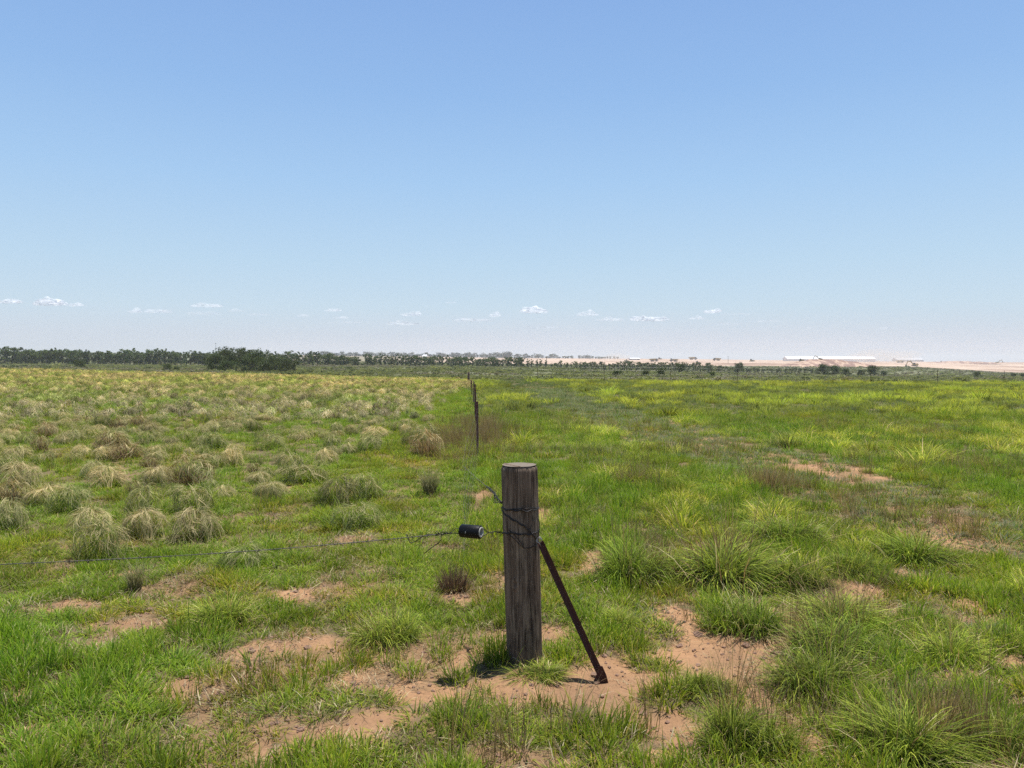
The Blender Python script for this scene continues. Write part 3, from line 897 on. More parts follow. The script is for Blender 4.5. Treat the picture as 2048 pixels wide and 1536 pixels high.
for kind, px, py, w, h, lab, k in tl:
    tussock('grass_tussock', kind, px, py, w, h, lab, 'tussock', GD, k)
tussock('grass_tussock', 'purple', 907, 1188, 62, 46, 'small purplish black dead tuft left of the wooden post', 'tussock')
GG = 'green tussocks right of the fence'
gl = [
 (1262, 1172, 125, 105, 'green tussock with brown seed stalks right of the narrow sand hollow'),
 (1345, 1160, 90, 66, 'yellow green tussock second from the narrow sand hollow'),
 (1470, 1180, 180, 105, 'broad yellow green tussock, largest behind the sandy path'),
 (1610, 1190, 120, 80, 'green tussock left of the small sandy clearing'),
 (1580, 1095, 130, 60, 'yellow green tussock behind the broad one'),
 (1725, 1160, 110, 64, 'green tussock between two sandy clearings'),
 (1850, 1135, 120, 74, 'green tussock beside the sandy track at the right'),
 (1520, 1280, 130, 96, 'dark-based tussock overhanging the sandy path'),
 (1700, 1260, 140, 60, 'low bright green tussock right of the path overhang'),
 (1505, 1525, 170, 130, 'large dark green tussock at the bottom of the photo'),
 (1650, 1400, 170, 90, 'green tussock above the large dark one at the bottom'),
 (1690, 1330, 170, 80, 'spreading green tussock in the middle of the right foreground'),
 (1850, 1545, 210, 120, 'wide yellow green tussock at the bottom right'),
 (2030, 1520, 100, 100, 'green tussock at the bottom right corner of the photo'),
 (1930, 1330, 120, 70, 'green tussock near the right edge with brown stalks'),
 (1420, 1400, 90, 50, 'low green tussock at the edge of the sandy path'),
 (420, 1255, 110, 52, 'bright leafy green tussock in the left foreground'),
 (770, 1300, 120, 70, 'green tussock left of the foot of the wooden post'),
 (1240, 1260, 60, 40, 'small green tussock right of the slanting strut'),
 (1085, 1368, 100, 30, 'low green tuft at the right foot of the wooden post'),
]
for i, (px, py, w, h, lab) in enumerate(gl):
    tussock('green_tussock', 'green', px, py, w, h * 0.7, lab, 'tussock', GG, i)
for px, py, w, h, lab in ((1545, 985, 80, 60, 'patch of tall brown seed stalks beside the track'), (1627, 980, 32, 42, 'narrow upright brown stalk clump by the pale sand of the track'),
                          (985, 868, 40, 40, 'brown seed stalk clump right of the nearest rusty fence post'), (1700, 1015, 50, 36, 'faint brown stalk clump beyond the sandy track')):
    tussock('stalk_clump', 'stalks', px, py, w, h, lab, 'dry grass', 'brown seed stalk clumps')

def dry_field():
    n = 38000
    X, Y = wedge(n, 6.6, 77, half=0.80, pad=2.0)
    order = np.argsort(Y)
    X, Y = X[order], Y[order]
    edge = -2.5 - 0.5 * (fbm(X * 0, Y * 0.5, 3, 81) - 0.5) * 4 - np.clip((9 - Y) * 0.25, 0, 1) - 3.0 * sstep(50, 64, Y)
    keep = X < edge + rng.normal(0, 0.25, n) + (fbm(X * 0.4, Y * 0.4, 2, 5) - 0.5) * 1.5
    cl = fbm(X * 0.8, Y * 0.6, 3, 83)
    keep &= cl + rng.normal(0, 0.05, n) > np.where(Y < 11, 0.44, np.where(Y < 30, 0.31, 0.22))
    X, Y = X[keep], Y[keep]
    # spacing
    cell = {}
    out = []
    for x, y in zip(X, Y):
        sp = 0.33 if y < 20 else 0.33
        if any(abs(x - a) < 0.42 and abs(y - b) < 0.6 for a, b in used_tuss) and y < 16: continue
        key = (int(x // sp), int(y // sp)); bad = False
        for i in (-1, 0, 1):
            for j in (-1, 0, 1):
                q = cell.get((key[0] + i, key[1] + j))
                if q and (q[0] - x) ** 2 + (q[1] - y) ** 2 < sp * sp: bad = True
        if bad: continue
        cell[key] = (x, y); out.append((x, y))
    A = np.array(out)
    NI = 240
    kinds = ['straw', 'mixed', 'straw', 'mixed', 'mixed', 'brown', 'straw', 'mixed']
    lab = {'straw': 'straw-coloured drooping tussock, one of many crowded over the left field',
           'mixed': 'half green, half straw tussock, one of many crowded over the left field',
           'brown': 'brownish dry tussock, one of many crowded over the left field'}
    Z = terrain(A[:, 0], A[:, 1])
    inview = np.abs(A[:, 0]) < 0.68 * A[:, 1] + 0.3
    first = np.nonzero(inview)[0][:NI]
    fs = set(first.tolist())
    for c, i in enumerate(first):
        k = random.choice(kinds)
        o = bpy.data.objects.new('grass_tussock', TM[k][c % len(TM[k])]); C.objects.link(o)
        o.location = (A[i, 0], A[i, 1], Z[i])
        s = random.uniform(0.36, 0.78) if random.random() < 0.85 else random.uniform(0.8, 1.05)
        o.scale = (s * random.uniform(0.85, 1.1), s, s * random.uniform(0.85, 1.25))
        o.rotation_euler = (0, 0, random.gauss(0, 0.5))
        pxx = 1024 + F * A[i, 0] / A[i, 1]
        dz = 'near, just behind the front tussocks' if A[i, 1] < 11 else ('in the middle distance' if A[i, 1] < 15 else 'further back')
        lz = 'left quarter of the field' if pxx < 220 else ('centre of the field' if pxx < 440 else 'fence side of the field')
        tag(o, {'straw': 'straw-coloured', 'mixed': 'half green', 'brown': 'brownish'}[k] + ' drooping tussock ' + dz + ', ' + lz, 'tussock', GD)
    rest = np.array([i for i in range(len(A)) if i not in fs])
    X, Y = A[rest, 0], A[rest, 1]; n = len(X)
    s = rng.uniform(0.38, 0.82, n)
    a, b = big_tint(X, Y)
    f = sstep(15, 50, Y)
    t = np.ones((n, 3)) * rng.uniform(0.55, 1.6, (n, 1))
    t *= (1 - f)[:, None] + f[:, None] * np.array([1.22, 1.14, 0.80])
    gr = (fbm(X * 0.5, Y * 0.3, 3, 87) > 0.56)
    t[gr] *= np.array([0.8, 0.98, 0.65])
    print('dry tussocks', len(A))
    scatter('dry_tussock_field', 'mass of straw-coloured tussocks covering the far part of the left field', 'dry grass', pack(X, Y), rng.normal(0, 0.6, n), np.stack([s * 0.95, s * 0.9, s * 1.2], -1),
            rng.choice(6, n, p=[0.24, 0.2, 0.16, 0.1, 0.16, 0.14]), t, P_tuss)
dry_field()

# ------------------------------------------------------------------ trees and bushes
def leaf_cloud(centers, radii, per, size, g, colA, colB, flatz=0.8, top=None):
    V = []; cc = []
    for (c, r) in zip(centers, radii):
        d = g.normal(0, 1, (per, 3)); d /= np.linalg.norm(d, axis=1)[:, None]
        rr = r * g.random(per) ** 0.45
        P = np.array(c)[None] + d * rr[:, None] * np.array([1, 1, flatz])
        a = g.normal(0, 1, (per, 3)); a /= np.linalg.norm(a, axis=1)[:, None]
        b = np.cross(a, g.normal(0, 1, (per, 3))); b /= np.linalg.norm(b, axis=1)[:, None]
        s = size * g.uniform(0.5, 1.4, per)[:, None]
        V.append(np.stack([P - a * s - b * s * 0.4, P + a * s * 0.3 - b * s * 0.6, P + a * s, P + b * s * 0.6], 1))
        m = g.random(); base = (np.array(colA) * (1 - m) + np.array(colB) * m)
        cl = base[None] * g.uniform(0.7, 1.3, (per, 1))
        cc.append(np.repeat(cl[:, None], 4, 1))
    V = np.concatenate(V); cc = np.concatenate(cc)
    V[:, :, 2] = np.maximum(V[:, :, 2], 0.02)
    n = len(V)
    return V.reshape(-1, 3), np.arange(n * 4), np.full(n, 4), cc.reshape(-1, 3)

def make_tree(h, w, seed, name='tree', low=0.25, per=46, nclump=34, size=0.16, colA=(0.055, 0.085, 0.03), colB=(0.13, 0.175, 0.06), shape='oval', airy=0.0):
    g = np.random.default_rng(seed)
    root = bpy.data.objects.new(name, None); root.empty_display_size = 0.5
    tb = MB()
    nst = 1 if shape == 'oval' else int(g.integers(2, 5))
    ends = []
    for s in range(nst):
        a = g.random() * 6.28
        lx, ly = math.cos(a) * w * 0.12 * (nst > 1), math.sin(a) * w * 0.12 * (nst > 1)
        top = Vector((lx * 2 + g.normal(0, 0.05 * w), ly * 2 + g.normal(0, 0.05 * w), h * 0.82))
        pts = [Vector((lx * 0.3, ly * 0.3, -0.15)), Vector((lx, ly, h * 0.3)) , top * 0.7 + Vector((0, 0, 0)), top]
        r0 = 0.028 * h
        tb.tube(pts, [r0, r0 * 0.75, r0 * 0.45, r0 * 0.15], 6)
        for k in range(7):
            t = g.uniform(0.2, 0.9); zz = h * 0.82 * t
            p0 = pts[1].lerp(top, max(0, (t - 0.35) / 0.65)) if t > 0.35 else pts[0].lerp(pts[1], t / 0.35)
            aa = g.random() * 6.28; l = w * 0.5 * g.uniform(0.5, 1.0) * (1.15 - 0.5 * t)
            p1 = p0 + Vector((math.cos(aa) * l * 0.6, math.sin(aa) * l * 0.6, l * 0.35))
            p2 = p0 + Vector((math.cos(aa) * l, math.sin(aa) * l, l * 0.8))
            tb.tube([p0, p1, p2], [r0 * 0.35, r0 * 0.2, r0 * 0.08], 5)
            ends.append((p2.x, p2.y, p2.z))
    trunk = tb.build('trunk', M_bark)
    C.objects.unlink(trunk); trunk.parent = root
    cen = []; rad = []
    for e in ends:
        cen.append(e); rad.append(w * g.uniform(0.12, 0.2))
    while len(cen) < nclump:
        z = g.uniform(low, 1.0)
        if shape == 'oval': prof = math.sin(math.pi * min(1, (z - low * 0.4) / (1.08 - low * 0.4))) ** 0.55
        elif shape == 'umbrella': prof = min(1.0, 0.35 + z * 0.8)
        else: prof = math.sqrt(max(0.05, 1 - (z * 0.95) ** 2))
        a = g.random() * 6.28; rr = w * 0.5 * prof * g.random() ** 0.4
        cen.append((math.cos(a) * rr, math.sin(a) * rr, z * h * 0.93)); rad.append(w * g.uniform(0.09, 0.2) * (1 - 0.3 * airy))
    V, f, l, cc = leaf_cloud(cen, rad, per, size, g, colA, colB)
    me = mk_mesh('crown', V, f, l, M_tree, cc)
    crown = bpy.data.objects.new('crown', me); crown.parent = root
    return root
def place(root, loc, s=1.0, rz=0.0, label=None, cat='tree', group=None, name=None, sz=1.0):
    r = root.copy(); C.objects.link(r)
    if name: r.name = name
    r.location = loc; r.scale = (s, s, s * sz); r.rotation_euler = (0, 0, rz)
    for ch in root.children:
        c = ch.copy(); C.objects.link(c); c.parent = r
    tag(r, label, cat, group)
    return r

G_ROW = [make_tree(6.0, 3.6, 400 + k, low=0.18, nclump=44, per=42, size=0.17) for k in range(4)] + \
        [make_tree(6.2, 2.4, 410 + k, low=0.15, nclump=32, per=42, size=0.16) for k in range(2)] + \
        [make_tree(5.5, 4.6, 420 + k, low=0.08, nclump=50, per=40, size=0.17, shape='bush') for k in range(2)]
# the long tree row: (px, top py, width px) read off the photo
row = []
def seg(p0, p1, step, t0, t1, w, Dn=300, prob=1.0, base0=None):
    p = p0
    while p < p1:
        if random.random() < prob:
            row.append((p, t0 + (t1 - t0) * (p - p0) / (p1 - p0) + random.uniform(-3, 3.5), w * random.uniform(0.75, 1.25), Dn + random.uniform(-6, 10)))
        p += step * random.uniform(0.75, 1.25)
seg(-150, 30, 12, 698, 698, 20)
seg(34, 128, 9, 698, 700, 19, prob=0.95)
seg(136, 182, 10, 698, 700, 20)
seg(190, 250, 9, 703, 703, 17)
seg(250, 312, 10.5, 699, 700, 19)
seg(314, 430, 9.5, 702, 704, 15)
seg(430, 640, 9.5, 704, 706, 16)
seg(640, 720, 8, 710, 712, 15)
seg(736, 860, 8, 711, 713, 17, prob=0.95)
seg(868, 930, 8, 712, 714, 17)
seg(936, 1050, 8, 715, 717, 17, prob=0.95)
seg(1056, 1180, 9, 722, 726, 17, prob=0.95, Dn=300)
def row_label(px, ty):
    z = ('at the far left, before the first gap' if px < 31 else 'between the first gap and the broad dark bush' if px < 130 else 'directly behind the broad dark bush' if px < 185 else
         'between the broad dark bush and the low green bush' if px < 312 else 'left of the thorn tree clump' if px < 432 else 'showing behind the thorn tree clump' if px < 600 else
         'right of the thorn tree clump against the pale sand' if px < 730 else 'in the stretch above the small lone bush' if px < 865 else 'just left of the receding fence' if px < 933 else
         'above the end of the receding fence' if px < 1053 else 'at the thinning right end of the row')
    return 'dark row tree ' + z
for (px, ty, w, D) in row:
    p = at(px, D)
    zt = CAM_H - (ty - HY) / F * D
    h = max(2.0, zt - p[2])
    G = random.choice(G_ROW)
    h0 = 6.0
    s = h / h0 * random.uniform(0.97, 1.06)
    _o = place(G, (p[0], p[1], p[2]), s, random.uniform(0, 6.28), row_label(px, ty), 'tree', 'trees of the long row', 'row_tree')
    _o.scale = (s * 1.3, s * 1.3, s * (1.14 if px > 600 else 1.08))
# row right of centre: paler feathery low trees
G_FE = [make_tree(4.0, 3.0, 440 + k, low=0.08, nclump=30, per=36, size=0.13, shape='bush', colA=(0.06, 0.08, 0.035), colB=(0.12, 0.15, 0.07)) for k in range(4)]
p = 1186
while p < 1560:
    D = 285 + random.uniform(-5, 12)
    q = at(p, D)
    h = random.uniform(2.6, 4.2) if p < 1420 else random.uniform(2.2, 3.2)
    place(random.choice(G_FE), q, h / 4.0, random.uniform(0, 6.28), 'pale feathery low tree ' + ('left of the small dark round bush' if p < 1230 else 'between the round bush and the dark narrow bush' if p < 1360 else 'between the dark narrow bush and the twiggy tree' if p < 1420 else 'between the twiggy and the rounded tree' if p < 1478 else 'right of the rounded tree'), 'tree', 'feathery trees of the thin row', 'feathery_tree')
    p += random.uniform(6, 11)
p = 1560
while p < 1640:
    q = at(p, 290)
    place(random.choice(G_FE), q, random.uniform(0.5, 0.7), random.uniform(0, 6.28), 'pale feathery low tree ' + ('left of the small dark round bush' if p < 1230 else 'between the round bush and the dark narrow bush' if p < 1360 else 'between the dark narrow bush and the twiggy tree' if p < 1420 else 'between the twiggy and the rounded tree' if p < 1478 else 'right of the rounded tree'), 'tree', 'feathery trees of the thin row', 'feathery_tree')
    p += random.uniform(8, 12)

# clump with the big thorn tree left of centre
G_BIG = make_tree(9.0, 9.0, 450, low=0.25, nclump=95, per=60, size=0.18, shape='umbrella', airy=0.8, colA=(0.04, 0.06, 0.022), colB=(0.10, 0.13, 0.045))
G_BUSH = [make_tree(4.5, 6.5, 460 + k, low=0.04, nclump=75, per=52, size=0.16, shape='bush', colA=(0.035, 0.055, 0.02), colB=(0.10, 0.13, 0.04)) for k in range(3)]
def plant(px, D, top, G, h0, label, cat='bush', group=None, name='bush', wf=1.0):
    q = at(px, D)
    h = CAM_H - (top - HY) / F * D - q[2]
    o = place(G, q, h / h0, random.uniform(0, 6.28), label, cat, group, name)
    if wf != 1.0: o.scale = (h / h0 * wf, h / h0 * wf, h / h0)
    return o
plant(468, 165, 693, G_BIG, 9.0, 'big spreading thorn tree with open twiggy top, tallest of the clump', 'tree', name='thorn_tree', wf=1.25)
GC = 'bushes round the big thorn tree'
for px, top, D, wf, lab in ((432, 712, 150, 1.0, 'dense dark bush at the left end of the clump under the thorn tree'),
                        (500, 716, 140, 1.1, 'green bush in front of the thorn tree trunk'),
                        (510, 706, 175, 0.9, 'tall bush just right of the thorn tree crown'),
                        (548, 716, 150, 1.0, 'rounded bush in the right half of the clump'),
                        (578, 722, 145, 1.0, 'low dark bush at the right end of the clump'),
                        (455, 724, 135, 1.1, 'low bush at the foot of the thorn tree'),
                        (535, 728, 132, 1.0, 'small yellowish bush along the front edge of the clump')):
    plant(px, D, top, random.choice(G_BUSH), 4.5, lab, 'bush', GC, wf=wf)
for px, top, D, wf, lab in ((160, 721, 190, 1.05, 'broad dark bush standing before the tree row at the left'),
                        (335, 729, 160, 1.0, 'low green bush between the broad bush and the thorn tree clump'),
                        (352, 734, 150, 0.9, 'smaller companion at the right of the low green bush'),
                        (823, 743, 120, 0.55, 'small lone bush in the veld left of the fence line'),
                        (880, 750, 110, 0.5, 'tiny bush in the veld close to the fence line'),
                        (1233, 742, 110, 1.0, 'small dark round bush right of the middle'),
                        (1291, 741, 120, 0.8, 'loose bush second right of the small dark round one'),
                        (1322, 738, 125, 0.7, 'loose upright bush, third right of the small dark round one'),
                        (1362, 728, 200, 0.6, 'dark narrow bush standing up in the thin tree row'),
                        (1425, 745, 115, 0.6, 'low bush in the veld below the bare twiggy tree'),
                        (1645, 730, 230, 0.9, 'tall twiggy bush before the brown spoil heap'),
                        (1668, 733, 225, 1.0, 'dark rounded bush right of the twiggy one before the heap'),
                        (1692, 738, 220, 1.0, 'lower dark bush at the right end of the group before the heap'),
                        (1722, 741, 225, 0.9, 'small dark bush in the gap between the two bush groups'),
                        (1745, 733, 225, 0.9, 'pointed bush leading the right bush group'),
                        (1768, 743, 220, 0.9, 'dark low bush closing the right bush group'),
                        (1955, 744, 220, 0.8, 'lone round bush below the pale sand near the right edge'),
                        (1970, 757, 110, 0.9, 'dark bush in the green veld near the right edge'),
                        (2028, 747, 230, 1.0, 'dark bush group end at the right edge of the photo'),
                        (2046, 748, 225, 1.0, 'bush cut by the right edge of the photo'),
                        (2005, 751, 230, 0.8, 'low grey bush left of the bushes at the right edge'),
                        (1848, 763, 85, 0.6, 'small dark shrub in the green field edge at the right'),
                        (1763, 764, 80, 0.5, 'tiny black shrub in the green field edge right of centre')):
    plant(px, D, top, random.choice(G_BUSH), 4.5, lab, 'bush', 'scattered veld bushes', wf=wf)
plant(1420, 240, 727, G_FE[0], 4.0, 'thin twiggy tree on a bare stem right of the middle', 'tree', name='twiggy_tree', wf=0.8)
plant(1478, 270, 727, G_BUSH[0], 4.5, 'rounded grey-green tree standing out of the thin row', 'tree', name='rounded_tree', wf=0.7)

# far gum trees on the skyline
def far_tree_mesh(seed, h, w, shape):
    g = np.random.default_rng(seed)
    cen = []; rad = []
    for k in range(12):
        z = g.uniform(0.12, 0.95); a = g.random() * 6.28
        rr = w * 0.45 * g.random()
        cen.append((math.cos(a) * rr, math.sin(a) * rr, z * h * 0.9)); rad.append(w * g.uniform(0.22, 0.40))
    A = leaf_cloud(cen, rad, 30, 0.7, g, (0.04, 0.055, 0.035), (0.07, 0.09, 0.055))
    tb = MB(); tb.tube([(0, 0, -0.3), (0, 0, h * 0.8)], [0.35, 0.1], 5)
    tv = np.array([tuple(v) for v in tb.v]); quads = [f for f in tb.f if len(f) == 4]
    B = (tv, np.array(quads).ravel(), np.full(len(quads), 4), np.tile([[0.10, 0.08, 0.06]], (len(tv), 1)))
    V, f, l, cc = join([A, B])
    return mk_mesh('gum_tree', V, f, l, M_tree, cc)
FT = [far_tree_mesh(500 + k, 12, w, 0) for k, w in enumerate((7, 9, 6, 10, 12))]
def far_seg(p0, p1, t0, t1, D, step):
    p = p0
    while p < p1:
        Dd = D + random.uniform(-20, 20)
        q = at(p, Dd)
        top = t0 + (t1 - t0) * (p - p0) / (p1 - p0) + random.uniform(-2.5, 2.5)
        h = max(5, CAM_H - (top - HY) / F * Dd - q[2])
        o = bpy.data.objects.new('gum_tree', random.choice(FT)); C.objects.link(o)
        o.location = q; s = h / 12
        o.scale = (s * 1.5, s * 1.5, s); o.rotation_euler = (0, 0, random.uniform(0, 6.28))
        tag(o, 'hazy blue-green gum tree on the far skyline above the bare ground', 'tree', 'far gum trees on the skyline')
        p += 0.72 * step * random.uniform(0.6, 1.4)
far_seg(640, 860, 704, 706, 1450, 6)
far_seg(860, 960, 707, 707, 1450, 6)
far_seg(963, 1020, 704, 705, 1450, 7)
far_seg(1022, 1150, 708, 710, 1450, 8)
far_seg(1158, 1220, 711, 711, 1450, 7)
far_seg(1228, 1240, 714, 714, 1450, 9)

# open-veld shrublets (stuff)
def veld():
    prot = []
    for k in range(4):
        g = np.random.default_rng(600 + k)
        cA, cB = [((0.16, 0.175, 0.09), (0.24, 0.25, 0.12)), ((0.21, 0.22, 0.10), (0.31, 0.315, 0.14)), ((0.22, 0.20, 0.15), (0.32, 0.29, 0.22)), ((0.05, 0.065, 0.03), (0.09, 0.11, 0.045))][k]
        cen = [(g.normal(0, 0.3), g.normal(0, 0.3), g.uniform(0.1, 0.35)) for _ in range(6)]
        V, f, l, cc = leaf_cloud(cen, [0.25] * 6, 22, 0.09, g, cA, cB)
        prot.append(bpy.data.objects.new('shrublet_%d' % k, mk_mesh('shrublet', V, f, l, M_grass, cc)))
    Xs = []; Ys = []; S = []
    for d0, d1, dens, s in ((64, 110, 0.9, 0.7), (110, 180, 0.5, 0.95), (180, 300, 0.28, 1.2), (300, 640, 0.04, 1.8)):
        n = int(area(d0, d1) * dens)
        X, Y = wedge(n, d0, d1, half=0.76)
        keep = (Y > field_end(X, Y)) & (fbm(X * 0.06, Y * 0.06, 3, 91) + rng.normal(0, 0.08, n) > 0.42)
        Xs.append(X[keep]); Ys.append(Y[keep]); S.append(np.full(keep.sum(), s))
    X = np.concatenate(Xs); Y = np.concatenate(Ys); s = np.concatenate(S) * rng.lognormal(0, 0.3, len(X)); n = len(X)
    t = np.ones((n, 3)) * rng.uniform(0.7, 1.2, (n, 1))
    sp = fbm(X * 0.02, Y * 0.05, 3, 93)
    idx = np.where(rng.random(n) < 0.08, 3, np.where(sp > 0.55, 2, np.where(rng.random(n) < 0.5, 0, 1)))
    scatter('veld_scrub', 'low grey green scrub and coarse grass of the open veld beyond the fields', 'scrub', pack(X, Y), rng.random(n) * 6.28, np.stack([s, s, s * 0.6], -1), idx, t, prot)
veld()

# ------------------------------------------------------------------ corner post, wires, strut, insulator
def wood_material():
    m, nt, out = new_mat('weathered_wood')
    tc = N(nt, 'ShaderNodeTexCoord')
    mp = N(nt, 'ShaderNodeMapping'); mp.inputs['Scale'].default_value = (1, 1, 0.06)
    nt.links.new(tc.outputs['Object'], mp.inputs[0])
    g1 = noise(nt, mp.outputs[0], 55, 8, 0.65)
    g2 = noise(nt, mp.outputs[0], 160, 5, 0.6)
    g3 = noise(nt, tc.outputs['Object'], 5, 4, 0.6)
    mp2 = N(nt, 'ShaderNodeMapping'); mp2.inputs['Scale'].default_value = (1, 1, 0.12)
    nt.links.new(tc.outputs['Object'], mp2.inputs[0])
    stain = noise(nt, mp2.outputs[0], 9, 5, 0.7)
    c = ramp(nt, g1, [(0.30, (0.035, 0.024, 0.017)), (0.42, (0.12, 0.085, 0.060)), (0.58, (0.20, 0.155, 0.115)), (0.72, (0.32, 0.26, 0.20))])
    c = mixc(nt, ramp(nt, g2, [(0.35, 0.75), (0.5, 0.0)]), c, (0.05, 0.038, 0.03))
    c = mixc(nt, ramp(nt, stain, [(0.52, 0.0), (0.58, 0.8)]), c, (0.045, 0.033, 0.026))
    mp3 = N(nt, 'ShaderNodeMapping'); mp3.inputs['Scale'].default_value = (1, 1, 0.035)
    nt.links.new(tc.outputs['Object'], mp3.inputs[0])
    crk = noise(nt, mp3.outputs[0], 34, 3, 0.5)
    cr = ramp(nt, crk, [(0.485, 0.0), (0.5, 1.0), (0.515, 0.0)])
    c = mixc(nt, cr, c, (0.012, 0.009, 0.007))
    sz = N(nt, 'ShaderNodeSeparateXYZ'); nt.links.new(tc.outputs['Object'], sz.inputs[0])
    mp4 = N(nt, 'ShaderNodeMapping'); mp4.inputs['Scale'].default_value = (1, 1, 0.22)
    nt.links.new(tc.outputs['Object'], mp4.inputs[0])
    pale = noise(nt, mp4.outputs[0], 14, 6, 0.7)
    c = mixc(nt, ramp(nt, pale, [(0.52, 0.0), (0.68, 0.7)]), c, (0.31, 0.24, 0.17))
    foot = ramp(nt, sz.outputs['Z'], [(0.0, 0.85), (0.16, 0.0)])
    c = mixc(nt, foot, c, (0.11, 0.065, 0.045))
    c = mixc(nt, ramp(nt, g3, [(0.4, 0.0), (0.7, 0.4)]), c, (0.26, 0.18, 0.13))
    b = N(nt, 'ShaderNodeBsdfPrincipled'); b.inputs['Roughness'].default_value = 0.88; b.inputs['Specular IOR Level'].default_value = 0.15
    nt.links.new(c, b.inputs['Base Color'])
    bp = N(nt, 'ShaderNodeBump'); bp.inputs['Strength'].default_value = 0.9; bp.inputs['Distance'].default_value = 0.004
    nt.links.new(g1, bp.inputs['Height'])
    bp2 = N(nt, 'ShaderNodeBump'); bp2.inputs['Strength'].default_value = 0.5; bp2.inputs['Distance'].default_value = 0.002
    nt.links.new(g2, bp2.inputs['Height']); nt.links.new(bp.outputs[0], bp2.inputs['Normal'])
    nt.links.new(bp2.outputs[0], b.inputs['Normal'])
    nt.links.new(b.outputs[0], out.inputs['Surface'])
    return m
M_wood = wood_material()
M_rust = simple_mat('rusty_steel', (0.065, 0.026, 0.020), 0.8, 0.1, var=0.75, scale=45, bump=0.8)
M_wire = simple_mat('dark_wire', (0.05, 0.045, 0.042), 0.55, 0.6, var=0.4, scale=60)
M_gal = simple_mat('dull_galvanised_wire', (0.32, 0.31, 0.29), 0.45, 0.7, var=0.3, scale=60)
M_old = simple_mat('old_wire', (0.14, 0.13, 0.115), 0.6, 0.4, var=0.5, scale=60)
M_black = simple_mat('black_rubber', (0.005, 0.005, 0.006), 0.5, 0.0, var=0.3, scale=40, spec=0.22)
M_white = simple_mat('white_ceramic', (0.34, 0.33, 0.30), 0.6, var=0.08, scale=40)

